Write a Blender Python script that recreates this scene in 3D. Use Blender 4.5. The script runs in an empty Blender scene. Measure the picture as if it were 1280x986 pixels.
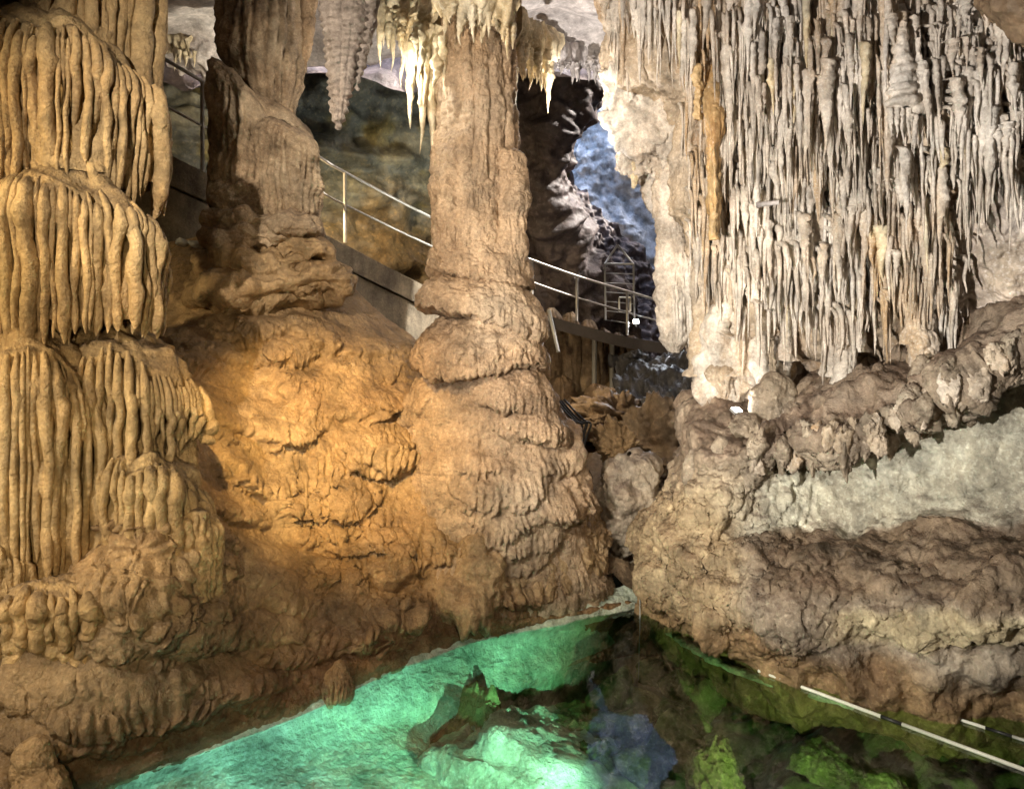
import bpy, math, random
import numpy as np
from mathutils import Vector

random.seed(7)
RNG = np.random.default_rng(11)
scene = bpy.context.scene
C = scene.collection

# ------------------------------------------------------------------ camera
F, HZ, CH = 914.0, 400.0, 3.0            # focal length in photo pixels, horizon row, eye height above the water
cam_d = bpy.data.cameras.new('camera'); cam = bpy.data.objects.new('camera', cam_d); C.objects.link(cam)
cam.location = (0, 0, CH); cam.rotation_euler = (math.radians(90), 0, 0)
cam_d.sensor_width = 36; cam_d.lens = F / 1280 * 36
cam_d.shift_y = -(493 - HZ) / 1280
cam_d.clip_start = 0.05; cam_d.clip_end = 400
scene.camera = cam

# ------------------------------------------------------------------ sky, sun, exposure
w = bpy.data.worlds.new('World'); scene.world = w; w.use_nodes = True
nt = w.node_tree; nt.nodes.clear()
sky = nt.nodes.new('ShaderNodeTexSky'); sky.sky_type = 'NISHITA'; sky.sun_disc = False
SUN_EL, SUN_AZ = math.radians(48), math.radians(82)
sky.dust_density = 3.5; sky.ozone_density = .5
sky.sun_elevation = SUN_EL; sky.sun_rotation = SUN_AZ
bg = nt.nodes.new('ShaderNodeBackground'); bg.inputs['Strength'].default_value = 0.15
wo = nt.nodes.new('ShaderNodeOutputWorld')
nt.links.new(sky.outputs[0], bg.inputs['Color']); nt.links.new(bg.outputs[0], wo.inputs['Surface'])
sd = bpy.data.lights.new('sun', 'SUN'); sd.energy = 2.0; sd.angle = math.radians(0.5); sd.color = (1, .95, .88)
sun = bpy.data.objects.new('sun', sd); C.objects.link(sun)
sdir = Vector((math.sin(SUN_AZ) * math.cos(SUN_EL), math.cos(SUN_AZ) * math.cos(SUN_EL), math.sin(SUN_EL)))
sun.rotation_euler = (-sdir).to_track_quat('-Z', 'Y').to_euler(); sun.location = (0, 20, 40)

vs = scene.view_settings
vs.view_transform = 'Standard'; vs.look = 'None'; vs.exposure = 2.78; vs.gamma = 1.0; vs.use_curve_mapping = False
scene.render.engine = 'CYCLES'
cy = scene.cycles
cy.use_denoising = True
try: cy.denoiser = 'OPENIMAGEDENOISE'
except Exception: pass
cy.max_bounces = 5; cy.diffuse_bounces = 3; cy.glossy_bounces = 2; cy.transmission_bounces = 4; cy.transparent_max_bounces = 8
cy.sample_clamp_indirect = 4.0; cy.caustics_reflective = False; cy.caustics_refractive = False
cy.use_adaptive_sampling = True; cy.adaptive_threshold = 0.02

LAMP_GAIN = .53
def lamp(name, kind, loc, target, energy, color, size=60, blend=.6, radius=.12):
    d = bpy.data.lights.new(name, kind); d.energy = energy * LAMP_GAIN; d.color = color
    d.shadow_soft_size = radius
    if kind == 'SPOT': d.spot_size = math.radians(size); d.spot_blend = blend
    o = bpy.data.objects.new(name, d); C.objects.link(o); o.location = loc
    if target is not None:
        o.rotation_euler = (Vector(target) - Vector(loc)).to_track_quat('-Z', 'Y').to_euler()
    return o

def at(px, py, Y): return np.array([(px - 640) / F * Y, Y, CH - (py - HZ) / F * Y])

WARM, WHITE, GOLD, AQUA = (1, .80, .52), (1, .93, .85), (1, .62, .22), (.30, 1, .66)
# the show cave's floodlights outside the frame behind or beside the viewer, plus an added left fill
lamp('floodlight_beam_curtain', 'SPOT', (-3.4, 0.8, 2.3), at(1080, 250, 6.6), 1020, WHITE, 66, .8, .07)
lamp('floodlight_beam_columns', 'SPOT', (-2.6, -0.1, 5.7), at(560, 300, 8.0), 620, (1, .85, .66), 52, .7, .06)
lamp('floodlight_beam_left', 'SPOT', (-4.9, 2.9, 4.5), at(90, 430, 5.2), 140, (1, .76, .40), 95, .8, .05)
lamp('added_left_fill', 'SPOT', (-1.5, 1.0, 2.6), at(90, 600, 5.3), 105, (1, .77, .44), 62, .9, .06)  # added fill, brightens the lower left tiers
lamp('floodlight_beam_slope', 'SPOT', (-1.5, 2.7, 5.4), at(432, 570, 7.5), 780, (1, .63, .21), 32, 1.0, .05)
lamp('floodlight_beam_ledge', 'SPOT', (-2.6, 2.6, 3.9), at(1060, 640, 6.2), 235, (.95, .95, .86), 70, .9, .12)

# ------------------------------------------------------------------ noise
_perm = RNG.permutation(256).astype(np.int64); _perm = np.concatenate([_perm, _perm, _perm])
_g = RNG.normal(size=(256, 3)); _g /= np.linalg.norm(_g, axis=1)[:, None]
def pn(P):
    P = np.asarray(P, float); sh = P.shape[:-1]; P = P.reshape(-1, 3)
    i = np.floor(P).astype(np.int64); f = P - i; i &= 255
    u = f * f * f * (f * (f * 6 - 15) + 10); out = 0
    for dx in (0, 1):
        wx = u[:, 0] if dx else 1 - u[:, 0]
        hx = _perm[i[:, 0] + dx]
        for dy in (0, 1):
            wy = wx * (u[:, 1] if dy else 1 - u[:, 1])
            hy = _perm[hx + i[:, 1] + dy]
            for dz in (0, 1):
                wz = wy * (u[:, 2] if dz else 1 - u[:, 2])
                g = _g[_perm[hy + i[:, 2] + dz]]
                out = out + wz * (g[:, 0] * (f[:, 0] - dx) + g[:, 1] * (f[:, 1] - dy) + g[:, 2] * (f[:, 2] - dz))
    return (out * 1.6).reshape(sh)
def fbm(P, o=4, gain=.5):
    P = np.asarray(P, float); a, t = 1., 0
    for k in range(o):
        t = t + a * pn(P * 2 ** k + 17.3 * k); a *= gain
    return t
def ridge(P, o=3):
    P = np.asarray(P, float); a, t = 1., 0
    for k in range(o):
        t = t + a * (1 - np.abs(pn(P * 2 ** k + 9.1 * k)) * 2); a *= .5
    return t
def n1(x, seed=0.): 
    x = np.asarray(x, float); return pn(np.stack([x, np.full_like(x, 3.7 + seed), np.full_like(x, 1.3 * seed + .5)], -1))
def sm(a, b, x): t = np.clip((x - a) / (b - a), 0, 1); return t * t * (3 - 2 * t)
def crom(c, m):
    c = np.asarray(c, float); n = len(c); t = np.linspace(0, n - 1 - 1e-9, m); i = t.astype(int); f = (t - i).reshape((-1,) + (1,) * (c.ndim - 1))
    e = np.concatenate([[2 * c[0] - c[1]], c, [2 * c[-1] - c[-2]]])
    p0, p1, p2, p3 = e[i], e[i + 1], e[i + 2], e[i + 3]
    return .5 * (2 * p1 + (p2 - p0) * f + (2 * p0 - 5 * p1 + 4 * p2 - p3) * f ** 2 + (3 * p1 - p0 - 3 * p2 + p3) * f ** 3)

# ------------------------------------------------------------------ materials
def rock(name, cols, scale=1.2, rough=.7, bump=.5, dust=None, dust_amt=0., streak=.35, stain=None, grain=30., spec=.35):
    m = bpy.data.materials.new(name); m.use_nodes = True; t = m.node_tree; N = t.nodes; L = t.links
    b = N['Principled BSDF']; b.inputs['Specular IOR Level'].default_value = spec
    geo = N.new('ShaderNodeNewGeometry')
    def noise(sc, det, vec=None, rg=.55):
        n = N.new('ShaderNodeTexNoise'); n.inputs['Scale'].default_value = sc; n.inputs['Detail'].default_value = det; n.inputs['Roughness'].default_value = rg
        L.new(vec or geo.outputs['Position'], n.inputs['Vector']); return n
    def mix(a, c, fac, mode='MIX'):
        x = N.new('ShaderNodeMix'); x.data_type = 'RGBA'; x.blend_type = mode
        for s, v in ((x.inputs[0], fac), (x.inputs[6], a), (x.inputs[7], c)):
            if isinstance(v, (int, float)): s.default_value = v
            elif isinstance(v, tuple): s.default_value = (*v, 1)
            else: L.new(v, s)
        return x.outputs[2]
    def rng(v, a, c, lo=0., hi=1.):
        r = N.new('ShaderNodeMapRange'); r.inputs[1].default_value = a; r.inputs[2].default_value = c; r.inputs[3].default_value = lo; r.inputs[4].default_value = hi
        L.new(v, r.inputs[0]); return r.outputs[0]
    n = noise(scale, 8); r = N.new('ShaderNodeValToRGB'); L.new(n.outputs[0], r.inputs[0])
    el = r.color_ramp.elements; el[0].position = .30; el[0].color = (*cols[0], 1); el[1].position = .72; el[1].color = (*cols[2], 1)
    e = el.new(.5); e.color = (*cols[1], 1)
    col = r.outputs[0]
    mp = N.new('ShaderNodeVectorMath'); mp.operation = 'MULTIPLY'; mp.inputs[1].default_value = (1, 1, .12); L.new(geo.outputs['Position'], mp.inputs[0])
    st = noise(9, 4, mp.outputs[0])
    col = mix(col, tuple(c * .62 for c in cols[0]), rng(st.outputs[0], .5, .75, 0, streak))
    if stain:
        s2 = noise(1.7, 5, mp.outputs[0]); col = mix(col, stain, rng(s2.outputs[0], .52, .66, 0, .8))
    sp = noise(grain * 1.3, 3); col = mix(col, tuple(min(1, c * 1.35) for c in cols[2]), rng(sp.outputs[0], .52, .75, 0, .5))
    if dust:
        sx = N.new('ShaderNodeSeparateXYZ'); L.new(geo.outputs['Normal'], sx.inputs[0])
        dn = noise(5, 5)
        ad = N.new('ShaderNodeMath'); ad.operation = 'ADD'; L.new(sx.outputs[2], ad.inputs[0]); L.new(rng(dn.outputs[0], .3, .7, -.3, .3), ad.inputs[1])
        col = mix(col, dust, rng(ad.outputs[0], .45, .95, 0, dust_amt))
    def grey(v):
        x = N.new('ShaderNodeCombineColor'); [L.new(v, i_) for i_ in x.inputs[:3]]; return x.outputs[0]
    mo = noise(3.1, 7, rg=.68); col = mix(col, grey(rng(mo.outputs[0], .3, .68, .42, 1.2)), 1.0, 'MULTIPLY')
    mo2 = noise(grain * .7, 5, rg=.7); col = mix(col, grey(rng(mo2.outputs[0], .3, .68, .72, 1.15)), 1.0, 'MULTIPLY')
    at_ = N.new('ShaderNodeAttribute'); at_.attribute_name = 'tint'
    col = mix(col, at_.outputs['Color'], 1.0, 'MULTIPLY')
    L.new(col, b.inputs['Base Color'])
    rn = noise(4, 4); L.new(rng(rn.outputs[0], .3, .7, rough - .2, min(1, rough + .15)), b.inputs['Roughness'])
    b1 = noise(grain, 6, rg=.65); b2 = noise(grain * .22, 5)
    bp = N.new('ShaderNodeBump'); bp.inputs['Strength'].default_value = bump; bp.inputs['Distance'].default_value = .03; L.new(b1.outputs[0], bp.inputs['Height'])
    bp2 = N.new('ShaderNodeBump'); bp2.inputs['Strength'].default_value = bump * .8; bp2.inputs['Distance'].default_value = .09; L.new(b2.outputs[0], bp2.inputs['Height'])
    L.new(bp2.outputs[0], bp.inputs['Normal']); L.new(bp.outputs[0], b.inputs['Normal'])
    return m
def plain(name, col, rough=.5, metal=0., emit=None, es=0.):
    m = bpy.data.materials.new(name); m.use_nodes = True; t = m.node_tree; b = t.nodes['Principled BSDF']
    b.inputs['Roughness'].default_value = rough; b.inputs['Metallic'].default_value = metal
    n = t.nodes.new('ShaderNodeTexNoise'); n.inputs['Scale'].default_value = 14; n.inputs['Detail'].default_value = 5
    x = t.nodes.new('ShaderNodeMix'); x.data_type = 'RGBA'; x.inputs[6].default_value = (*[c * .75 for c in col], 1); x.inputs[7].default_value = (*[min(1, c * 1.2) for c in col], 1)
    g = t.nodes.new('ShaderNodeNewGeometry'); t.links.new(g.outputs['Position'], n.inputs['Vector'])
    t.links.new(n.outputs[0], x.inputs[0]); t.links.new(x.outputs[2], b.inputs['Base Color'])
    if emit: b.inputs['Emission Color'].default_value = (*emit, 1); b.inputs['Emission Strength'].default_value = es
    return m

M = {}
M['gold'] = rock('golden_flowstone', [(.36, .23, .11), (.52, .36, .18), (.62, .47, .26)], 1.3, .46, .8, dust=(.17, .115, .07), dust_amt=.85, grain=34)
M['slope'] = rock('ochre_flowstone', [(.32, .20, .10), (.47, .32, .17), (.58, .43, .26)], .8, .40, .85, dust=(.22, .14, .08), dust_amt=.45, grain=30)
M['tan'] = rock('tan_flowstone', [(.34, .22, .13), (.50, .35, .22), (.62, .48, .34)], .9, .5, .9, dust=(.26, .17, .11), dust_amt=.55, grain=38)
M['cream'] = rock('cream_dripstone', [(.52, .42, .33), (.71, .63, .54), (.80, .74, .67)], 1.6, .65, .5, streak=.45, stain=(.48, .30, .13), grain=42)
M['creamwall'] = rock('stained_curtain_rock', [(.40, .30, .19), (.58, .47, .35), (.70, .62, .53)], 1.1, .65, .7, streak=.6, stain=(.34, .19, .07), grain=26)
M['pale'] = rock('pale_ceiling_rock', [(.50, .44, .42), (.66, .61, .59), (.74, .70, .69)], .9, .7, .5, grain=20)
M['amber'] = rock('amber_dripstone', [(.60, .45, .25), (.74, .62, .42), (.82, .75, .60)], 2.0, .45, .4, grain=30)
M['orange'] = rock('orange_drapery_stone', [(.46, .27, .12), (.58, .38, .18), (.66, .50, .28)], 2.0, .35, .25, grain=22)
M['tanpale'] = rock('weathered_flowstone', [(.36, .25, .16), (.52, .39, .26), (.63, .51, .37)], 1.6, .65, .9, dust=(.20, .14, .10), dust_amt=.7, grain=36)
M['greystal'] = rock('grey_dripstone', [(.40, .33, .29), (.52, .45, .41), (.60, .53, .50)], 2.2, .6, .8, grain=45)
M['ledge'] = rock('brown_ledge_rock', [(.19, .145, .105), (.36, .29, .21), (.52, .45, .35)], 1.5, .6, .9, dust=(.15, .10, .075), dust_amt=.6, grain=22)
M['dark'] = rock('dark_cave_rock', [(.06, .045, .045), (.12, .095, .09), (.20, .16, .15)], .9, .6, .9, grain=9)
M['brown'] = rock('brown_cave_rock', [(.13, .085, .05), (.22, .15, .09), (.32, .24, .15)], 1.0, .6, .8, grain=14)
M['teal'] = rock('slate_cave_rock', [(.07, .075, .08), (.15, .15, .13), (.30, .25, .15)], .7, .5, .9, grain=10)
M['blue'] = rock('daylit_limestone', [(.50, .53, .56), (.70, .74, .78), (.80, .83, .86)], 1.3, .7, 1.0, streak=.3, grain=12)
M['shelf'] = rock('submerged_calcite', [(.34, .40, .30), (.60, .66, .52), (.80, .86, .72)], 3.2, .7, 1.0, streak=.1, grain=26)
M['algae'] = rock('algae_rock', [(.07, .10, .03), (.16, .20, .06), (.40, .44, .18)], 2.5, .8, .9, streak=.1, grain=24)
M['pool'] = rock('pool_bed_rock', [(.08, .10, .04), (.16, .19, .08), (.26, .30, .14)], 1.6, .8, .9, streak=.1, grain=16)
M['concrete'] = rock('stained_concrete', [(.20, .16, .11), (.27, .22, .15), (.32, .27, .19)], 1.2, .85, .3, streak=.6, grain=40)
M['steel'] = plain('brushed_handrail_steel', (.34, .32, .29), .45, .6)
M['deck'] = plain('dark_deck_metal', (.10, .085, .075), .5, .3)
M['galv'] = plain('galvanised_support', (.38, .38, .36), .5, .5)
M['white'] = plain('white_paint', (.78, .77, .68), .4)
M['black'] = plain('black_paint', (.02, .02, .02), .5)
M['lens'] = plain('lit_lamp_lens', (.9, .9, .9), .3, 0, (1, .96, .9), 12)
M['gravel'] = rock('rubble_limestone', [(.35, .34, .33), (.52, .52, .52), (.66, .66, .68)], 3, .7, .5, grain=20)

# ------------------------------------------------------------------ mesh helpers
def mk_mesh(name, V, Fq, mat, tint=None):
    V = np.asarray(V, np.float32).reshape(-1, 3); Fq = np.asarray(Fq, np.int32)
    me = bpy.data.meshes.new(name); k = Fq.shape[1]
    me.vertices.add(len(V)); me.vertices.foreach_set('co', V.ravel())
    me.loops.add(Fq.size); me.loops.foreach_set('vertex_index', Fq.ravel())
    me.polygons.add(len(Fq)); me.polygons.foreach_set('loop_start', np.arange(0, Fq.size, k, dtype=np.int32))
    me.polygons.foreach_set('use_smooth', np.ones(len(Fq), bool))
    me.update(calc_edges=True)
    a = me.attributes.new('tint', 'FLOAT_COLOR', 'POINT')
    c = np.ones((len(V), 4), np.float32)
    if tint is not None: c[:, :3] = np.asarray(tint).reshape(-1, 3)
    a.data.foreach_set('color', c.ravel())
    me.materials.append(mat); return me
def wpos(o):
    p = np.zeros(3)
    while o is not None: p = p + np.array(o.location); o = o.parent
    return p
def put(name, V, Fq, mat, parent=None, tint=None):
    off = wpos(parent) if parent else 0
    o = bpy.data.objects.new(name, mk_mesh(name, np.asarray(V).reshape(-1, 3) - off, Fq, mat, tint)); C.objects.link(o); o.parent = parent
    return o
def thing(name, label, cat, loc, group=None):
    o = bpy.data.objects.new(name, None); C.objects.link(o); o.location = tuple(loc); o.empty_display_size = .1
    return tag(o, label, cat, group, 'thing')
def tag(o, label=None, cat=None, group=None, kind=None):
    for k, v in (('label', label), ('category', cat), ('group', group), ('kind', kind)):
        if v: o[k] = v
    return o
def gfaces(nv, nu, wrap=False):
    a = np.arange(nv * nu).reshape(nv, nu)
    if wrap: a = np.concatenate([a, a[:, :1]], 1)
    return np.stack([a[:-1, :-1], a[1:, :-1], a[1:, 1:], a[:-1, 1:]], -1).reshape(-1, 4)

class Grid:
    """a lofted sheet or a closed column whose surface is pushed in and out in metres"""
    def __init__(s, P, wrap=False, S=None, T=None, flip=False):
        s.P = np.asarray(P, float); s.wrap = wrap; nv, nu = s.P.shape[:2]; s.flip = flip
        d = np.linalg.norm(np.diff(s.P, axis=1), axis=2); s.S = np.concatenate([np.zeros((nv, 1)), np.cumsum(d, 1)], 1) if S is None else S
        if S is None: s.S -= s.S[:, nu // 2:nu // 2 + 1]
        d = np.linalg.norm(np.diff(s.P, axis=0), axis=2); s.T = np.concatenate([np.zeros((1, nu)), np.cumsum(d, 0)], 0) if T is None else T
        s.D = np.zeros((nv, nu)); s.px = 640 + s.P[..., 0] / s.P[..., 1] * F; s.py = HZ - (s.P[..., 2] - CH) / s.P[..., 1] * F
        s.tint = np.ones((nv, nu, 3))
    def normals(s):
        P = s.P
        du = (np.roll(P, -1, 1) - np.roll(P, 1, 1)) if s.wrap else np.gradient(P, axis=1)
        n = np.cross(np.gradient(P, axis=0), du); n /= np.linalg.norm(n, axis=2, keepdims=True) + 1e-9
        return -n if s.flip else n
    def idx(s, px, py):
        d = (s.px - px) ** 2 + (s.py - py) ** 2
        if s.wrap: d = d + (np.abs(s.S) > np.abs(s.S).max() * .55) * 1e9
        return np.unravel_index(np.argmin(d), d.shape)
    def lobe(s, px, py, wpx, hpx, H, flutes=5, fl=.35, jag=.12, seed=0., sharp=6):
        i, j = s.idx(px, py); m = s.P[i, j, 1] / F
        s.lobe_st(s.S[i, j], s.T[i, j], wpx * m, hpx * m, H, flutes, fl, jag, seed, sharp)
    def lobe_st(s, s0, t0, w, h, H, flutes=5, fl=.35, jag=.12, seed=0., sharp=6):
        k = (np.abs(s.S - s0) < w) & (s.T > t0) & (s.T < t0 + h * (1.3 + jag))
        if not k.any(): return
        x = (s.S[k] - s0) / w; y = (s.T[k] - t0) / h
        x = x + .10 * n1(y * 2.1, seed)
        x = np.clip(x, -1, 1)
        e = np.maximum(1e-3, (1 - np.abs(x) ** 2.4)) ** .55 + jag * (1 - x * x) * n1(x * flutes * 1.7, seed + 5)
        q = y / np.maximum(e, 1e-3); ok = q < 1
        q = np.clip(q, 0, 1)
        p = q ** .75 * (1 - q ** sharp) ** .5 * (1 - np.abs(x) ** 5)
        ph = x * flutes + .8 * n1(x * 3 + seed, seed) + .25 * n1(y * 3, seed + 2)
        f = 1 - fl * sm(.25, .8, q) * np.abs(np.cos(np.pi * ph)) ** 3
        v = H * p * f * ok
        s.D[k] = np.maximum(s.D[k], v)
    def flutes(s, width, amp, warp=.35, stretch=.35, mask=1., seed=0.):
        q = np.stack([s.S / width * .45, s.T * stretch / width * .3, np.full_like(s.S, seed)], -1)
        ph = s.S / width + warp * 2.2 * pn(q) + warp * pn(q * 2.3 + 5)
        x = 2 * (ph - np.floor(ph)) - 1
        s.D += amp * mask * (np.sqrt(np.clip(1 - x * x, 0, 1)) - .6) * (.75 + .6 * pn(q * np.array([.6, 1.6, 1]) + 31))
    def rough(s, *layers):
        for freq, amp in layers: s.D += amp * fbm(s.P * freq + 3.1 * freq, 3)
    def apply(s, hang=0.):
        s.P = s.P + s.normals() * s.D[..., None]
        if hang: s.P[..., 2] -= hang * np.maximum(s.D, 0)
        s.D = np.zeros_like(s.D); return s
    def put(s, name, mat, parent=None):
        nv, nu = s.P.shape[:2]; f = gfaces(nv, nu, s.wrap)
        if s.flip: f = f[:, ::-1]
        return put(name, s.P.reshape(-1, 3), f, mat, parent, s.tint.reshape(-1, 3))
    def surf(s, px, py):
        """the surface point that the photograph shows near (px, py)"""
        P = s.P; X = 640 + P[..., 0] / P[..., 1] * F; Z = HZ - (P[..., 2] - CH) / P[..., 1] * F
        d = (X - px) ** 2 + (Z - py) ** 2 + P[..., 1] * 3
        return P[np.unravel_index(np.argmin(d), d.shape)].copy()

def sheet(rows, nu, nv, flip=False):
    """rows of (px, py, depth) control points, top to bottom, left to right"""
    c = np.array([[at(*p) for p in r] for r in rows]); c = crom(c, nv); c = crom(c.transpose(1, 0, 2), nu).transpose(1, 0, 2)
    return Grid(c, flip=flip)
def lathe(prof, Yc, nu, nv, deep=.85, lean=0.):
    """prof: (py, left px, right px) from top to bottom at depth Yc"""
    p = np.array(prof, float); p = crom(p, nv)
    # even spacing down the column
    y = np.linspace(p[0, 0], p[-1, 0], nv); L = np.interp(y, p[:, 0], p[:, 1]); R = np.interp(y, p[:, 0], p[:, 2])
    w_ = np.linspace(-1, 1, nu, endpoint=False) + 1 / nu; ph = np.pi * np.sign(w_) * np.abs(w_) ** 1.35
    m = Yc / F; cx = ((L + R) / 2 - 640) * m; r = (R - L) / 2 * m; z = CH - (y - HZ) * m
    Yc_ = Yc + lean * (z - z[-1])
    P = np.stack([cx[:, None] + r[:, None] * np.sin(ph), Yc_[:, None] - deep * r[:, None] * np.cos(ph), np.repeat(z[:, None], nu, 1)], -1)
    S = np.repeat((ph * r.mean())[None], nv, 0); T = np.repeat((z[0] - z)[:, None], nu, 1)
    return Grid(P, True, S, T)
def tube(path, ra, rb=None, seg=10, side=None, cap=True, lump=0., seed=0.):
    path = np.asarray(path, float); n = len(path); ra = np.broadcast_to(np.asarray(ra, float), n).copy(); rb = ra if rb is None else np.broadcast_to(np.asarray(rb, float), n)
    t = np.gradient(path, axis=0); t /= np.linalg.norm(t, axis=1, keepdims=True) + 1e-9
    if side is None:
        side = np.cross(t.mean(0), [0, 0, 1.]); side = side if np.linalg.norm(side) > .05 else np.array([1., 0, 0])
    side = np.broadcast_to(side, (n, 3)); a = side - (side * t).sum(1, keepdims=True) * t; a /= np.linalg.norm(a, axis=1, keepdims=True) + 1e-9
    b = np.cross(t, a); th = np.linspace(0, 2 * np.pi, seg, endpoint=False)
    V = path[:, None] + ra[:, None, None] * np.cos(th)[None, :, None] * a[:, None] + rb[:, None, None] * np.sin(th)[None, :, None] * b[:, None]
    if lump:
        d = V - path[:, None]; V = V + d * (lump * fbm(V * 9 + seed, 3))[..., None]
    Fq = gfaces(n, seg, True)
    V = V.reshape(-1, 3)
    if cap:
        V = np.concatenate([V, path[:1], path[-1:]]); k = n * seg; j = np.arange(seg); j2 = (j + 1) % seg
        c0 = np.stack([np.full(seg, k), j, j2, np.full(seg, k)], 1)[:, :4]
        base = (n - 1) * seg
        # fans written as quads with a repeated corner would be degenerate: close the ends with triangles folded into quads
        q0 = np.stack([np.full(seg // 2, k), j[1::2], j[0::2], np.roll(j[1::2], 1)], 1)
        q1 = np.stack([np.full(seg // 2, k + 1), base + np.roll(j[1::2], 1), base + j[0::2], base + j[1::2]], 1)
        Fq = np.concatenate([Fq, q0, q1])
    return V, Fq
def boxm(lo, hi):
    x0, y0, z0 = lo; x1, y1, z1 = hi
    V = [(x0, y0, z0), (x1, y0, z0), (x1, y1, z0), (x0, y1, z0), (x0, y0, z1), (x1, y0, z1), (x1, y1, z1), (x0, y1, z1)]
    return np.array(V, float), np.array([(0, 3, 2, 1), (4, 5, 6, 7), (0, 1, 5, 4), (1, 2, 6, 5), (2, 3, 7, 6), (3, 0, 4, 7)])
def join(parts):
    V, Fq, o = [], [], 0
    for v, f in parts: V.append(v); Fq.append(f + o); o += len(v)
    return np.concatenate(V), np.concatenate(Fq)
def flat(o):
    o.data.polygons.foreach_set('use_smooth', np.zeros(len(o.data.polygons), bool)); return o
def boulder(c, r, seed, cuts=14, nu=44, nv=30, rough=.06, soft=.5):
    g = np.random.default_rng(seed); n = g.normal(size=(cuts, 3)); n /= np.linalg.norm(n, axis=1)[:, None]; d = g.uniform(.68, 1.0, cuts)
    th = np.linspace(0, np.pi, nv); ph = np.linspace(0, 2 * np.pi, nu, endpoint=False)
    D = np.stack([np.sin(th)[:, None] * np.cos(ph), np.sin(th)[:, None] * np.sin(ph), np.repeat(np.cos(th)[:, None], nu, 1)], -1)
    q = (D @ n.T) / d; k = 9 + 14 * (1 - soft); rr = 1 / np.maximum((np.maximum(q, 1e-3) ** k).sum(-1) ** (1 / k), .6)
    rr = rr * (1 + rough * fbm(D * 2.6 + seed, 4) + rough * .5 * fbm(D * 9 + seed, 2))
    return np.asarray(c) + D * rr[..., None] * np.asarray(r), gfaces(nv, nu, True)
def put_boulder(name, label, cat, c, r, seed, mat, group=None, **k):
    c = np.asarray(c, float); base = c - [0, 0, r[2] * .8]
    V, f = boulder(c, r, seed, **k)
    o = put(name, V.reshape(-1, 3) - base, f, mat); o.location = tuple(base)
    return tag(o, label, cat, group)

# ================================================================== THE SETTING
def lin(a, b, n): return np.linspace(a, b, n)

# cave shell round and above the viewer (closed except for the daylight shaft far at the back)
def shell_sheet(name, fn, nu, nv, mat, amp=.35, freq=.55, flip=False):
    u, v = np.meshgrid(lin(0, 1, nu), lin(0, 1, nv)); g = Grid(fn(u, v), flip=flip)
    g.rough((freq, amp), (freq * 3, amp * .35), (freq * 9, amp * .1)); g.apply()
    return tag(g.put(name, mat), kind='structure')
shell_sheet('cave_wall_left', lambda u, v: np.stack([-8.2 + 0 * u, -7.5 + 27 * u, 12 - 14 * v], -1), 140, 90, M['brown'])
shell_sheet('cave_wall_right', lambda u, v: np.stack([8.6 + 0 * u, 24 - 31.5 * u, 12 - 14 * v], -1), 140, 90, M['brown'])
shell_sheet('cave_wall_behind_viewer', lambda u, v: np.stack([9 - 18 * u, -7 + 0 * u, 12 - 14 * v], -1), 120, 90, M['brown'], flip=False)

# ceiling: low and pale over the pool, lip about eleven metres away, then rising into the dark
def ceil_fn(u, v):
    X = -9 + 18.5 * u; Y = -7.2 + 18.6 * v
    Z = 7.05 + .12 * (Y - 9) * (Y > 9) + .25 * sm(6, 2, Y) * 2 + .0 * X
    Z = Z - .35 * sm(10.4, 11.4, Y)
    return np.stack([X, Y, Z], -1)
u, v = np.meshgrid(lin(0, 1, 170), lin(0, 1, 180)); g = Grid(ceil_fn(u, v), flip=False)
g.D = .16 * fbm(g.P * .8, 4) + .05 * fbm(g.P * 3.1, 3); g.P[..., 2] += g.D; g.D *= 0
ceiling = tag(g.put('ceiling', M['pale']), kind='structure'); CEIL = g
def rear_ceil(u, v):
    X = -9 + 18.5 * u; Y = 11.4 + 8.6 * v
    Z = 6.75 + 4.2 * sm(0, .35, v) + 0 * X
    return np.stack([X, Y, Z], -1)
shell_sheet('ceiling_rear', lambda u, v: np.stack([-9 + 11.2 * u, 11.4 + 3.6 * v, 6.7 + 4.0 * sm(0, .35, v) + 0 * u], -1), 100, 80, M['dark'], .3)
shell_sheet('ceiling_rear_right', lambda u, v: np.stack([2.1 + 7.2 * u, 11.4 + 2.2 * v, 6.7 + 4.4 * sm(0, .6, v) + 0 * u], -1), 80, 60, M['dark'], .3)

# rear wall on the left: slate-blue strata above, brown below
g = sheet([[(-60, -160, 13), (200, -160, 13.4), (400, -160, 14), (560, -160, 15), (700, -160, 17)],
           [(-60, 20, 12.2), (200, 20, 12.8), (400, 20, 13.6), (560, 20, 14.8), (700, 20, 16.6)],
           [(-60, 160, 11.6), (200, 150, 12.2), (400, 160, 13.4), (560, 180, 14.6), (700, 200, 17)],
           [(-60, 300, 11.2), (200, 280, 12.0), (400, 300, 13.6), (560, 330, 15.2), (700, 360, 18)],
           [(-60, 620, 11.0), (200, 600, 12.0), (400, 600, 13.6), (560, 600, 15.4), (700, 600, 18)]], 170, 150)
strata = ridge(g.P @ np.array([[.5, 0, .5], [0, .8, 0], [1.1, 0, -2.2]]) * .45, 3)
g.D += .22 * strata; g.rough((.6, .35), (2.2, .12), (7, .04)); g.apply()
k = sm(4.6, 5.6, g.P[..., 2] + .5 * fbm(g.P * .8, 3))[..., None]
moss = sm(.1, .5, fbm(g.P * 1.3 + 8, 3))[..., None]
g.tint = (1 - k) * np.array([1.5, 1.1, .70]) + k * ((1 - moss) * np.array([.95, 1.0, 1.0]) + moss * np.array([1.3, 1.15, .6]))
tag(g.put('cave_wall_rear', M['teal']), kind='structure')

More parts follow.
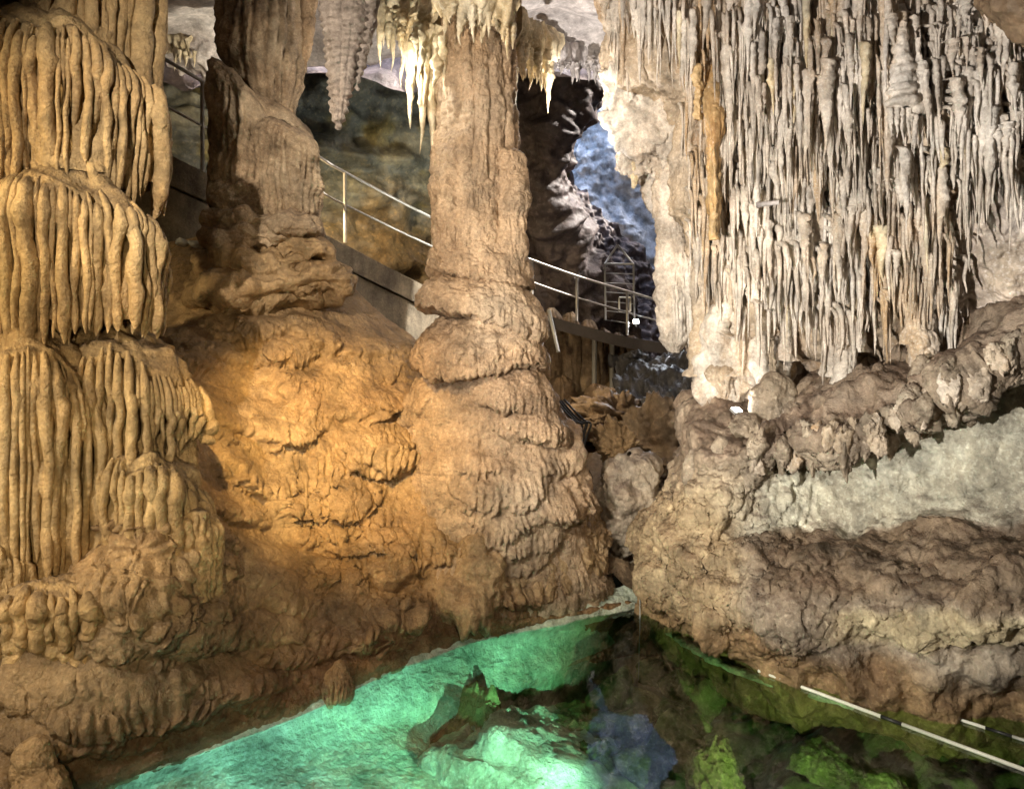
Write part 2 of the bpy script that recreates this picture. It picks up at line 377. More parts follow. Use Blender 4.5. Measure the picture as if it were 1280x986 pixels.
# pale lit shoulder of wall top left, behind the handrail, with a short fringe of dripstone
g = sheet([[(170, -60, 12), (230, -60, 11.2), (300, -60, 11.4)], [(180, 20, 11.6), (230, 25, 10.9), (300, 30, 11.2)],
           [(185, 50, 11.8), (235, 62, 10.8), (300, 80, 11.1)], [(190, 80, 12.2), (240, 90, 11.6), (300, 110, 11.6)]], 90, 90)
g.D += .06 * ridge(g.P * 2.2, 3); g.rough((1.5, .12), (6, .04)); g.apply()
ro = tag(g.put('rock_shoulder', M['pale']), 'pale rock shoulder with short dripstone fringe above the sloping handrail', 'rock')
# dark rock of the passage on the right of the central column
g = sheet([[(610, -30, 15), (680, -30, 14.6), (720, -20, 14.4), (770, -20, 14.8), (830, -20, 15.8)],
           [(610, 70, 15), (670, 85, 14.4), (705, 85, 14.0), (735, 95, 14.2), (770, 60, 15.6)],
           [(610, 160, 15), (660, 160, 14.6), (690, 165, 14.0), (712, 165, 14.2), (718, 160, 15.2)],
           [(610, 230, 15.2), (660, 225, 14.8), (680, 225, 14.4), (698, 230, 14.6), (704, 228, 15.4)],
           [(610, 300, 15.5), (660, 300, 15.2), (690, 300, 15.0), (712, 300, 15.2), (720, 295, 16)],
           [(610, 380, 16), (670, 380, 16), (710, 380, 16), (745, 380, 16.2), (770, 370, 16.6)],
           [(610, 520, 16), (670, 520, 16), (720, 520, 16.4), (790, 520, 17), (830, 510, 17.4)]], 120, 180)
g.D += .3 * ridge(g.P * .55, 3); g.rough((.9, .22), (3, .1), (9, .03)); g.apply()
tag(g.put('cave_wall_passage', M['dark']), kind='structure')
# daylit limestone at the foot of the shaft
g = sheet([[(640, -260, 22.5), (720, -260, 22), (800, -260, 22), (1200, -260, 22)], [(640, 60, 22), (720, 60, 21.4), (800, 60, 21.2), (1200, 60, 20.6)],
           [(640, 180, 22), (720, 180, 21.0), (800, 190, 20.4), (1200, 180, 20)], [(640, 300, 22), (720, 300, 20.8), (800, 300, 20.2), (1200, 300, 20)],
           [(640, 420, 22), (720, 420, 20.6), (800, 420, 20.2), (1200, 420, 20)]], 130, 170)
g.D += .22 * ridge(g.P * np.array([.9, .9, .45]), 3); g.D += .10 * ridge(g.P * np.array([3, 3, 1.6]), 3); g.rough((1.2, .2), (8, .06), (18, .03)); g.apply()
tag(g.put('cave_wall_daylit', M['blue']), kind='structure')
# sloping scree under it
g = sheet([[(690, 205, 19.6), (720, 235, 19.3), (760, 280, 19.2), (800, 322, 19.1), (850, 372, 19), (920, 420, 18.6)],
           [(680, 300, 18.6), (715, 310, 18.4), (760, 340, 18.4), (800, 370, 18.4), (850, 400, 18.4), (920, 440, 18)],
           [(670, 400, 17.6), (715, 400, 17.6), (760, 400, 17.8), (800, 410, 17.8), (850, 430, 17.8), (920, 470, 17.6)],
           [(660, 560, 16), (715, 560, 16), (760, 560, 16), (800, 560, 16), (850, 560, 16), (920, 560, 16)]], 160, 160)
g.D += .18 * ridge(g.P * np.array([1.3, 1, 1.3]), 3); g.rough((2, .18), (7, .06)); g.apply()
tag(g.put('scree_slope', M['dark']), kind='structure')

# ground under the walkway, rear part of the cave, and under the viewer
u, v = np.meshgrid(lin(0, 1, 150), lin(0, 1, 120)); X = -9 + 18.5 * u; Y = 7.7 + 14.5 * v
Z = .15 + .95 * sm(8, 12, Y) + 0.9 * sm(12, 17, Y) + 1.2 * sm(-1, -6, X)
g = Grid(np.stack([X, Y, Z], -1)[::-1]); g.P[..., 2] += .25 * fbm(g.P * .8, 4) + .1 * ridge(g.P * 2.1, 3) - .1
tag(g.put('cave_ground_rear', M['brown']), kind='structure')
u, v = np.meshgrid(lin(0, 1, 120), lin(0, 1, 100)); X = -9 + 18.5 * u; Y = -7.5 + 11.2 * v
Z = 1.2 - 2.05 * sm(2.4, 3.5, Y) + 0 * X
g = Grid(np.stack([X, Y, Z], -1)[::-1]); g.P[..., 2] += .12 * fbm(g.P * 1.1, 4)
tag(g.put('cave_ground_front', M['brown']), kind='structure')

# ---------------------------------------------------------------- pool
def wl(px, py, z=0.): return at(px, py, (CH - z) * F / (py - HZ))      # the point at height z that shows at (px, py)
shore = [(-200, 1180), (-60, 1085), (60, 1012), (120, 985), (200, 958), (290, 925), (360, 898), (430, 868), (480, 842), (520, 826), (590, 802), (640, 790), (700, 779), (760, 765), (806, 755)]
edge = [(300, 1500), (430, 1260), (520, 1120), (548, 1010), (536, 965), (530, 935), (540, 905), (585, 882), (630, 862), (655, 848), (690, 832), (720, 812), (760, 795), (790, 776), (812, 762)]
sh = np.array([wl(*p) for p in shore]); ed = np.array([wl(*p, zz) for p, zz in zip(edge, np.interp(np.arange(len(edge)), [0, 4, 10, 14], [-.5, -.5, -.35, -.2]))])
rows = [sh + [-.12, .14, .16], sh + [0, 0, .015], sh + [.01, -.015, -.02], sh * .72 + ed * .28 + [0, 0, -.02], sh * .35 + ed * .65, ed, ed + [.01, 0, -.10], ed + [-.10, .06, -.30], ed + [-.15, .1, -1.6]]
c = crom(np.array(rows), 170); c = crom(c.transpose(1, 0, 2), 340).transpose(1, 0, 2)
g = Grid(c)
q = fbm(g.P * 1.4, 3)
ter = (g.T * 9 + 1.6 * q); g.D += .004 * (ter - np.floor(ter)) ** 2 * sm(.1, .4, g.T)
g.rough((3, .014), (9, .006), (24, .004)); g.D += .02 * ridge(g.P * 5, 2) * sm(.0, .5, fbm(g.P * 1.1 + 40, 2)); g.apply()
tag(g.put('pool_shelf', M['shelf']), kind='structure')
u, v = np.meshgrid(lin(0, 1, 200), lin(0, 1, 180)); X = -4.5 + 11 * u; Y = 2.6 + 5.9 * v
Z = -1.25 - .35 * sm(1, -.5, X) * sm(5, 6.5, Y) + .75 * sm(1.6, 3.4, X + .35 * (6 - Y)) + 0 * Y
g = Grid(np.stack([X, Y, Z], -1)[::-1]); g.P[..., 2] += .16 * fbm(g.P * 1.2, 4) + .10 * ridge(g.P * 2.6, 3) * sm(1, 3, g.P[..., 0]) + .02 * fbm(g.P * 12, 2)
tag(g.put('pool_floor', M['pool']), kind='structure')
# water body
def water_mat():
    m = bpy.data.materials.new('pool_water'); m.use_nodes = True; t = m.node_tree; t.nodes.clear(); N = t.nodes; L = t.links
    out = N.new('ShaderNodeOutputMaterial'); tr = N.new('ShaderNodeBsdfTransparent'); gl = N.new('ShaderNodeBsdfGlossy'); gl.inputs['Roughness'].default_value = .015
    fr = N.new('ShaderNodeFresnel'); fr.inputs['IOR'].default_value = 1.62; mx = N.new('ShaderNodeMixShader')
    tr.inputs['Color'].default_value = (.97, 1, .98, 1)
    geo = N.new('ShaderNodeNewGeometry'); n = N.new('ShaderNodeTexNoise'); n.inputs['Scale'].default_value = 5; n.inputs['Detail'].default_value = 2
    L.new(geo.outputs['Position'], n.inputs['Vector']); b = N.new('ShaderNodeBump'); b.inputs['Strength'].default_value = .06; b.inputs['Distance'].default_value = .02
    L.new(n.outputs[0], b.inputs['Height']); L.new(b.outputs[0], gl.inputs['Normal']); L.new(b.outputs[0], fr.inputs['Normal'])
    L.new(fr.outputs[0], mx.inputs[0]); L.new(tr.outputs[0], mx.inputs[1]); L.new(gl.outputs[0], mx.inputs[2]); L.new(mx.outputs[0], out.inputs['Surface'])
    va = N.new('ShaderNodeVolumeAbsorption'); va.inputs['Color'].default_value = (.35, .92, .55, 1); va.inputs['Density'].default_value = .32
    L.new(va.outputs[0], out.inputs['Volume']); return m
V, f = boxm((-7.5, 2.2, -3), (7.9, 9.3, 0)); tag(flat(put('water', V, f, water_mat())), kind='structure')

# ================================================================== LEFT TIERED FLOWSTONE
lt = thing('tiered_flowstone_column', 'huge golden flowstone column of stacked fluted tiers filling the left edge', 'flowstone', at(90, 720, 5.6))
def tier(cx, hw, Yc, apex, shoulder, bot, nfl, deep=.8, a0=-1.9, a1=1.9, seed=0, parent=lt, name='tier', mat=None, wmul=1., body_bot=None, drop=.1):
    mat = mat or M['gold']
    g_ = np.random.default_rng(seed); m = Yc / F; R = hw * m; X0 = (cx - 640) * m
    za, zs = CH - (apex - HZ) * m, CH - (shoulder - HZ) * m
    botf = bot if callable(bot) else (lambda px: bot)
    zb = CH - ((body_bot or max(botf(cx - hw), botf(cx + hw), botf(cx))) - HZ) * m
    # body: dome and drum, a little inside the flutes
    nv, nu = 74, 100
    t = lin(0, 1, nv); r = np.where(t < .35, np.sin(np.pi / 2 * t / .35), 1.0) * R * .92
    z = np.where(t < .35, zs + (za - zs) * np.cos(np.pi / 2 * np.minimum(t / .35, 1)), zs + (zb - zs) * (t - .35) / .65) - .02
    w_ = np.linspace(-1, 1, nu, endpoint=False); ph = np.pi * np.sign(w_) * np.abs(w_) ** 1.3
    Rm = lambda a: 1 + .13 * n1(np.asarray(a) * 1.4 + 50, seed) + .06 * n1(np.asarray(a) * 4 + 50, seed + 1)
    Zm = lambda a: .4 * (za - zs) * n1(np.asarray(a) * 1.7 + 20, seed + 2) - drop * (1 - np.cos(np.clip(np.asarray(a), -1.9, 1.9)))
    P = np.stack([X0 + r[:, None] * (np.sin(ph) * Rm(ph)), Yc - deep * r[:, None] * (np.cos(ph) * Rm(ph)), z[:, None] + Zm(ph)[None] * (sm(0, .3, t) * (1 - sm(.35, .9, t)))[:, None]], -1)
    gr = Grid(P, True, np.repeat((ph * R)[None], nv, 0), np.repeat(np.cumsum(np.hypot(np.gradient(r), np.gradient(z)))[:, None], nu, 1))
    gr.rough((2.2, .05), (7, .025), (20, .008)); gr.flutes(.07, .05, mask=sm(.08, .3, t)[:, None] * np.ones((1, nu)), seed=seed)
    # ripples run round the cap
    gr.D += .045 * np.sin(gr.T * 42 + 3 * fbm(gr.P * 3, 2)) * (t < .33)[:, None] * fbm(gr.P * 4 + 3, 2)
    gr.apply(); body = gr.put(name, mat, parent)
    # flutes
    wt = np.exp(g_.normal(size=nfl) * .34); wt *= (a1 - a0) / wt.sum(); angs = a0 + np.cumsum(wt) - wt / 2
    for i, a in enumerate(angs):
        sp = R * wt[i] * 1.08
        if math.cos(a) < -.35: continue
        Xe = X0 + R * math.sin(a); pxe = 640 + Xe / (Yc - deep * R * math.cos(a)) * F
        if pxe < -90: continue
        b = botf(pxe) + g_.uniform(0, 16) - (g_.random() < .12) * g_.uniform(0, .3) * (botf(pxe) - shoulder); zb_ = CH - (b - HZ) * (Yc - deep * R * math.cos(a)) / F
        r0 = g_.uniform(.82, .97); n1_, n2_ = 8, 26
        rr = np.sqrt(lin(r0 ** 2, 1, n1_)); zc = zs + (za - zs) * np.sqrt(np.maximum(0, 1 - rr ** 2)) + .015
        dr = lin(0, 1, n2_ + 1)[1:]; zd = zs + (zb_ - zs) * dr
        rr2 = 1 + .06 * n1(dr * 2 + i * 7.7, seed) - .06 * dr + .035 * g_.normal() * sm(0, .2, dr)
        RR = np.concatenate([rr, rr2]) * R * Rm(np.array([a]))[0]; ZZ = np.concatenate([zc + Zm(np.array([a]))[0], zd + Zm(np.array([a]))[0] * (1 - dr)])
        aa = a + np.concatenate([np.zeros(n1_), (.05 * n1(dr * 1.5 + i, seed + 8) + .03 * n1(dr * 5 + i * 2, seed + 6)) * .5 * (1 - dr * 0) + .2 * sp / R * n1(dr * 3 + i * 3.1, seed + 3) * 2])
        path = np.stack([X0 + RR * np.sin(aa), Yc - deep * RR * np.cos(aa), ZZ], -1)
        wd = sp * .55 * g_.uniform(.85, 1.12) * wmul
        prof = np.concatenate([lin(.35, .9, n1_), .92 + .22 * n1(dr * 4 + i * 1.9, seed + 9) - .12 * dr + .12 * np.exp(-((dr - .05) / .06) ** 2)])
        prof[-4:] *= [.92, .75, .5, .12]
        side = np.stack([np.cos(aa), deep * np.sin(aa), 0 * aa], -1)
        V, f = tube(path, wd * prof, wd * prof * 1.25, 10, side, lump=.2, seed=i * 3.3 + seed)
        put('flute', V, f, mat, body)
    return body
# hanging shaft at the very top
tier(80, 104, 6.05, -150, -110, lambda px: np.interp(px, [0, 60, 110, 140, 188], [10, 22, 60, 100, 215]), 26, seed=1, wmul=1.1)
tier(80, 114, 5.75, 14, 84, lambda px: np.interp(px, [0, 120, 200], [222, 228, 260]), 46, seed=2, body_bot=225, drop=.42)
tier(6, 60, 5.42, 100, 128, 222, 20, seed=3, body_bot=232, drop=.15)
tier(84, 120, 5.55, 203, 262, lambda px: np.interp(px, [0, 60, 120, 205], [430, 420, 410, 408]), 48, seed=4, body_bot=396, drop=.38)
tier(150, 100, 5.66, 388, 478, lambda px: np.interp(px, [60, 130, 150, 200, 250], [640, 620, 600, 575, 540]), 42, seed=5, body_bot=600, drop=.32)
tier(36, 94, 5.22, 390, 484, lambda px: np.interp(px, [0, 100, 124], [730, 720, 712]), 36, seed=15, body_bot=760, drop=.2)
tier(184, 74, 5.45, 546, 600, lambda px: np.interp(px, [110, 180, 255], [722, 716, 690]), 26, seed=6, body_bot=760, drop=.2)
tier(243, 31, 5.4, 630, 650, 698, 14, seed=7, body_bot=740)
tier(70, 80, 5.0, 706, 738, 806, 24, seed=8, body_bot=850)
tier(-2, 34, 4.85, 668, 700, 818, 12, seed=9, body_bot=860)

# ================================================================== FLOWSTONE SLOPE
cols = [-120, 60, 180, 280, 380, 480, 560, 635, 700, 755]
def rowz(py, Y): return [(a, b, c) for a, b, c in zip(cols, py, Y)]
wr = [(-120, 1120), (60, 1012), (180, 966), (280, 929), (380, 890), (480, 843), (560, 811), (640, 790), (720, 773), (800, 757)]
wY = [CH * F / (p[1] - HZ) for p in wr]
slope = thing('flowstone_slope', 'broad terraced ochre flowstone slope spreading below the two columns to the pool', 'flowstone', at(400, 800, 7))
g = sheet([rowz([400, 380, 318, 296, 320, 392, 450, 500, 580, 640], [8.0, 8.2, 8.9, 9.1, 9.2, 9.1, 9.1, 9.0, 8.7, 8.5]),
           rowz([560, 540, 420, 375, 390, 455, 520, 570, 640, 700], [6.5, 6.6, 7.5, 8.0, 8.1, 8.2, 8.2, 8.1, 8.0, 7.95]),
           rowz([690, 670, 545, 500, 510, 555, 600, 645, 690, 728], [5.2, 5.3, 6.0, 7.0, 7.4, 7.55, 7.6, 7.6, 7.6, 7.8]),
           rowz([760, 735, 675, 635, 640, 665, 690, 715, 738, 745], [4.85, 4.95, 5.2, 6.2, 6.9, 7.1, 7.25, 7.3, 7.45, 7.7]),
           rowz([850, 820, 765, 735, 735, 745, 752, 757, 760, 752], [4.65, 4.75, 5.04, 5.8, 6.4, 6.75, 6.95, 7.15, 7.4, 7.64]),
           rowz([980, 920, 880, 850, 820, 795, 780, 772, 766, 754], [4.35, 4.6, 4.97, 5.4, 5.95, 6.4, 6.78, 7.05, 7.36, 7.64]),
           [(a, b, y) for (a, b), y in zip(wr, wY)],
           [(a, b + 60, y + .15) for (a, b), y in zip(wr, wY)]], 440, 400)
g.rough((.9, .08), (2.5, .03)); g.D *= sm(-.02, .30, g.P[..., 2]); g.apply()
R_ = np.random.default_rng(21)
g.S = g.P[..., 0] * 1.05; g.T = (g.P[..., 2].max() - g.P[..., 2]) * .9 + (g.P[..., 1].max() - g.P[..., 1]) * .5
g.D *= 0
# rows of terraces down the lit slope
def scales(g, xr, yr, dx, dy, w0, h0, H, rs, ok=lambda x, y: True, fl=.5, nf=(4, 10)):
    y = yr[0]; k = 0
    while y < yr[1]:
        x = xr[0] + (k % 2) * dx * .5
        while x < xr[1]:
            px, py = x + rs.uniform(-.35, .35) * dx, y + rs.uniform(-.5, .5) * dy
            if ok(px, py) and rs.random() < .9:
                q = rs.uniform(.7, 1.45); g.lobe(px, py, w0 * q * rs.uniform(.8, 1.3), h0 * q, H * q * rs.uniform(.6, 1.3), rs.integers(*nf), fl, .22, rs.uniform(0, 99), 10)
            x += dx
        y += dy; k += 1
onslope = lambda x, y: y > 345 + abs(x - 330) * .42 and x < 760
scales(g, (170, 760), (345, 770), 52, 27, 40, 46, .15, R_, onslope)
d0 = g.D.copy(); g.D *= 0
scales(g, (170, 760), (345, 770), 24, 15, 15, 20, .045, R_, onslope, .55, (2, 5))
scales(g, (40, 470), (725, 900), 26, 18, 18, 22, .035, R_, lambda x, y: y < 985 - .33 * x, .5, (2, 5))
g.D += d0
d1 = g.D.copy(); g.D *= 0
for px, py, w_, h_, H in [(330, 345, 90, 40, .16), (400, 400, 110, 50, .14), (300, 410, 90, 60, .16), (430, 470, 90, 70, .18), (330, 500, 90, 60, .16), (470, 540, 60, 60, .16),
                          (390, 590, 90, 70, .18), (310, 610, 80, 50, .15), (430, 650, 100, 50, .16), (330, 680, 130, 60, .2), (220, 690, 110, 70, .2), (290, 740, 120, 70, .25),
                          (180, 745, 100, 70, .2), (390, 720, 60, 60, .22), (60, 790, 110, 90, .18), (130, 830, 80, 80, .22), (215, 815, 70, 90, .26), (300, 815, 80, 60, .26), (365, 790, 60, 50, .22), (265, 760, 90, 50, .24), (420, 765, 60, 50, .2), (350, 845, 60, 45, .2), (410, 825, 40, 40, .16), (80, 880, 90, 60, .2), (490, 735, 50, 55, .2), (150, 890, 60, 50, .15), (620, 660, 90, 70, .15), (690, 640, 70, 110, .18), (640, 720, 70, 50, .1)]:
    g.lobe(px, py, w_, h_, H, R_.integers(4, 9), .22, .1, R_.uniform(0, 99), 8)
g.D *= .9
g.D += d1 * (.22 + .95 * sm(-.25, .30, fbm(g.P * 1.1 + 60, 2)))
g.D *= sm(-.02, .30, g.P[..., 2])
g.apply(.40)
g.rough((7, .012), (18, .008)); g.D += .006 * ridge(g.P * 6, 2); g.apply(.0)
wet = sm(.55, .05, g.P[..., 2] + .15 * fbm(g.P * 2, 3))[..., None]
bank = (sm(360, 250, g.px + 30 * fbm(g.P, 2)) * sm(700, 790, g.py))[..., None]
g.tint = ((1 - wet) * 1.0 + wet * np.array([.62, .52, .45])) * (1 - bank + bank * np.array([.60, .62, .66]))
g.put('slope_body', M['slope'], slope); SLOPE = g

# rounded lobes that swell out of the foot of the slope
def swell(cx, top, bot, hw, Yc, seed, parent, mat, fringe=10, deep=.8, name='rounded_lobe', fl=.06, lean=0.):
    h = bot - top; prof = [(top, cx - hw * .01, cx + hw * .01)] + [(top + h * t, cx - hw * k + lean * h * t, cx + hw * k + lean * h * t) for t, k in ((.06, .42), (.16, .66), (.32, .88), (.55, 1.0), (.78, .99), (.92, .9), (.985, .72), (1.0, .3))]
    gr = lathe(prof, Yc, 72, 60, deep, .45 if name == 'rounded_lobe' else 0.); r = hw * Yc / F; t = lin(0, 1, 60)[:, None] * np.ones((1, 72))
    gr.rough((1.8, .3 * r), (5, .12 * r)); gr.flutes(2 * r * 1.4 / fringe, fl, mask=sm(.3, .8, t), seed=seed, warp=.3)
    edge_ = .16 * h * Yc / F * n1(gr.S / r * fringe * .5, seed) * sm(.7, 1, t); gr.apply(); gr.P[..., 2] += edge_
    gr.rough((14, .010), (30, .004)); gr.apply()
    return gr.put(name, mat, parent)
for i, (cx, top, bot, hw, Yc) in enumerate([(495, 722, 796, 40, 6.75), (470, 676, 735, 52, 6.95), (585, 668, 774, 48, 7.0), (420, 752, 812, 46, 6.25), (350, 775, 830, 44, 5.95), (420, 832, 872, 16, 5.8), (370, 700, 768, 60, 6.5)]):
    swell(cx, top, bot, hw, Yc - .03, 40 + i, slope, M['slope'], R_.integers(7, 12))

# ================================================================== SECOND COLUMN (left of the handrail gap)
pil = thing('flowstone_pillar', 'banded grey-brown flowstone pillar with slanting waist between handrail spans', 'column', at(335, 330, 8.6))
g = lathe([(-90, 280, 384), (-20, 277, 386), (40, 277, 384), (90, 281, 376), (125, 292, 368), (150, 306, 366), (175, 318, 362)], 8.75, 130, 140)
g.flutes(.13, .10, .4, seed=3); g.flutes(.05, .02, .4, seed=8); g.rough((2, .05), (9, .02), (25, .008)); g.apply(); g.put('upper_shaft', M['tanpale'], pil)
g = lathe([(-90, 358, 392), (20, 362, 390), (60, 366, 386), (110, 368, 380)], 8.75, 90, 140)
g.rough((4, .04), (12, .015)); g.flutes(.06, .02, seed=4); g.apply(); g.put('side_shaft', M['tanpale'], pil)
def block(cx, hw, top, bot, Yc, seed, mat, parent, name, slant=0., fw=.08, fa=.09, deep=.8, nu=120, nv=110):
    h = bot - top
    g = lathe([(top, cx - hw * .3, cx + hw * .3), (top + .05 * h, cx - hw * .72, cx + hw * .72), (top + .13 * h, cx - hw * .93, cx + hw * .93), (top + .35 * h, cx - hw, cx + hw), (top + .7 * h, cx - hw, cx + hw), (top + .93 * h, cx - hw * .98, cx + hw * .98), (bot, cx - hw * .75, cx + hw * .75)], Yc, nu, nv, deep)
    t = lin(0, 1, nv)[:, None]
    g.flutes(fw, fa, .4, mask=sm(.08, .25, t) * np.ones((1, nu)), seed=seed); g.rough((2.5, .05), (8, .02), (25, .008)); g.apply()
    g.P[..., 2] += slant * (g.P[..., 0] - (cx - 640) / F * Yc) * (1 - sm(.2, .9, t))
    return g.put(name, mat, parent)
block(304, 38, 100, 268, 8.3, 5, M['tanpale'], pil, 'lower_shaft', -1.2)
block(362, 38, 152, 272, 8.2, 6, M['tanpale'], pil, 'lower_shaft', -.5)
block(330, 62, 118, 272, 8.75, 7, M['tanpale'], pil, 'core', -.5)
for i, (cx, hw, top, bot, Y) in enumerate([(302, 38, 222, 266, 8.15), (308, 46, 256, 284, 8.12), (360, 48, 262, 296, 8.15), (322, 60, 278, 312, 8.2), (370, 46, 288, 326, 8.25), (326, 68, 304, 344, 8.2), (374, 70, 320, 372, 8.3), (320, 76, 336, 384, 8.15)]):
    swell(cx, top, bot, hw, Y, 60 + i, pil, M['tanpale' if i < 4 else 'slope'], 16, .75, 'base_layer', .03)

# ================================================================== CENTRAL COLUMN
cc = thing('central_flowstone_column', 'tall tan flowstone column with ringed base rising from pool edge to ceiling', 'column', at(610, 770, 7.6))
g = lathe([(-60, 545, 668), (0, 552, 650), (20, 556, 640), (60, 548, 642), (140, 545, 645), (220, 543, 648), (280, 542, 650), (320, 545, 650), (350, 552, 646), (440, 556, 644)], 8.0, 200, 280, .9)
g.flutes(.21, .06, .45, stretch=.2, seed=12); g.flutes(.075, .018, .5, seed=14); g.rough((1.8, .05), (8, .022), (20, .012), (45, .005)); g.apply()
g.put('shaft', M['tan'], cc)
block(638, 22, 186, 262, 7.75, 15, M['tan'], cc, 'side_shaft', 0, .045, .015, nu=70, nv=80)
block(640, 20, 238, 330, 7.7, 16, M['tan'], cc, 'side_shaft', 0, .05, .02, nu=70, nv=80)
for i, (x, w_, b_) in enumerate([(560, 16, 330), (585, 18, 340), (608, 15, 348)]):
    block(x, w_, 200 + 12 * i, b_, 7.66, 17 + i, M['tan'], cc, 'side_shaft', 0, .05, .012, nu=60, nv=80)
# ringed tiers
def ring(cx, hw, top, bot, Yc, seed, fw=.06, fa=.03, tilt=0., name='ring_tier', deep=.85):
    h = bot - top; nu, nv = 180, 70
    g = lathe([(top, cx - hw * .5, cx + hw * .5)] + [(top + a_ * h, cx - hw * b_, cx + hw * b_) for a_, b_ in ((.1, .66), (.25, .80), (.5, .94), (.75, 1.0), (.93, 1.0), (.985, .9))] + [(bot + 2, cx - hw * .6, cx + hw * .6), (bot + 4, cx - hw * .4, cx + hw * .4)], Yc, nu, nv, deep)
    t = lin(0, 1, nv)[:, None] * np.ones((1, nu)); mk = sm(.35, .7, t)
    g.flutes(fw, fa, .4, mask=mk, seed=seed); g.rough((2.2, .06), (7, .025), (22, .01)); g.apply()
    m = Yc / F
    g.P[..., 2] += tilt * (g.P[..., 0] - (cx - 640) * m) + .06 * n1(g.S / fw * .9, seed) * sm(.55, 1, t) + .1 * pn(np.stack([g.S * 1.3, t * 0, t * 0 + seed], -1))
    g.rough((30, .005)); g.apply()
    return g.put(name, M['tan'], cc)
ring(604, 68, 298, 352, 7.95, 31, .055, .035, -.16)
ring(598, 78, 348, 394, 7.9, 32, .06, .04, -.10)
ring(601, 84, 390, 466, 7.88, 33, .05, .06, .0)
ring(632, 50, 352, 410, 7.7, 36, .06, .03, -.25)
ring(640, 44, 400, 452, 7.62, 37, .05, .03, -.2)
ring(640, 56, 448, 512, 7.7, 34, .06, .035, -.22)
ring(660, 46, 494, 545, 7.62, 35, .07, .04, -.2)
# flaring cone
g = lathe([(425, 548, 656), (455, 530, 672), (490, 513, 692), (540, 498, 712), (600, 482, 720), (660, 468, 728), (710, 458, 738), (760, 470, 752), (800, 480, 762)], 7.95, 280, 260, .55, 0)
g.P[..., 1] -= .9 * sm(430, 790, g.py) * np.maximum(0, np.cos(np.linspace(-1, 1, 280) * np.pi))[None] * .1
R2 = np.random.default_rng(5)
scales(g, (480, 770), (470, 775), 62, 34, 46, 54, .11, R2, fl=.4, nf=(5, 11))
d0 = g.D.copy(); g.D *= 0
scales(g, (480, 770), (470, 775), 28, 20, 17, 24, .03, R2, fl=.5, nf=(2, 5)); g.D += d0
d1 = g.D.copy(); g.D *= 0
for px, py, w_, h_, H in [(650, 500, 60, 50, .15), (680, 540, 60, 50, .16), (630, 560, 80, 70, .14), (580, 610, 90, 80, .12), (700, 590, 60, 60, .2), (660, 620, 60, 70, .16), (720, 640, 60, 120, .22), (560, 560, 60, 90, .08), (610, 660, 90, 60, .15), (690, 690, 80, 80, .15)]:
    g.lobe(px, py, w_, h_, H, R2.integers(5, 11), .25, .1, R2.uniform(0, 99), 9)
g.D += d1 * (.15 + 1.0 * sm(-.2, .35, fbm(g.P * 1.3 + 30, 2))); g.apply(.4)
g.rough((5, .025), (14, .012), (32, .005)); g.apply()
g.put('flared_base', M['tan'], cc); CONE = g
for i, (cx, top, bot, hw, Yc) in enumerate([(692, 520, 585, 36, 7.8), (704, 565, 640, 36, 7.75), (660, 545, 612, 40, 7.6), (612, 655, 735, 48, 7.45), (680, 640, 745, 50, 7.6), (560, 640, 700, 44, 7.5)]):
    swell(cx, top, bot, hw, Yc, 80 + i, cc, M['tan'], 9, .8, 'rounded_lobe', .035)

# ================================================================== HANGING DRIPSTONE
def stal_mesh(k, mat, rings=40, seg=10):
    g_ = np.random.default_rng(500 + k); t = lin(0, 1, rings); kind = k % 4
    r = [(1 - t) ** .6, (1 - t ** 2) * (1 - .3 * t), (1 - t) ** .95 * 1.25, (1 - t) ** .75 * (1 + .5 * np.exp(-((t - .45) / .1) ** 2))][kind]
    r = np.maximum(r, .02) * (1 + .20 * n1(t * 7 + k * 3, k) + .16 * n1(t * 17, k + 4))
    r = r * np.minimum(1, .25 + t * 9)
    path = np.stack([.9 * n1(t * 1.8, k + 20) * t, .5 * n1(t * 1.6, k + 40) * t + 3 * np.clip(1 - t / .12, 0, 1) ** 2, -t], -1)
    th = np.linspace(0, 2 * np.pi, seg, endpoint=False)
    q = np.stack([np.cos(th)[None] * 2 + 0 * t[:, None], np.sin(th)[None] * 2 + 0 * t[:, None], t[:, None] * 8 + k * 5 + 0 * th], -1)
    rr = r[:, None] * (1 + .45 * pn(q) + .3 * pn(q * np.array([1, 1, 2.7]) + 9))
    V = np.stack([path[:, :1] + rr * np.cos(th), path[:, 1:2] + rr * np.sin(th), np.repeat(path[:, 2:3], seg, 1)], -1)
    return mk_mesh('stalactite', V.reshape(-1, 3), gfaces(rings, seg, True), mat)
STAL = {mt: [stal_mesh(k, M[mt]) for k in range(16)] for mt in ('cream', 'amber', 'pale')}
def hang(p, length, rad, parent, mt='cream', name='stalactite', up=False):
    o = bpy.data.objects.new(name, random.choice(STAL[mt])); C.objects.link(o); o.parent = parent
    o.location = tuple(np.asarray(p) - wpos(parent)); o.rotation_euler = (math.radians(180) if up else random.uniform(-.03, .03), random.uniform(-.04, .04), random.uniform(-.15, .15))
    o.scale = (rad * random.choice((-1, 1)), rad, length); return o

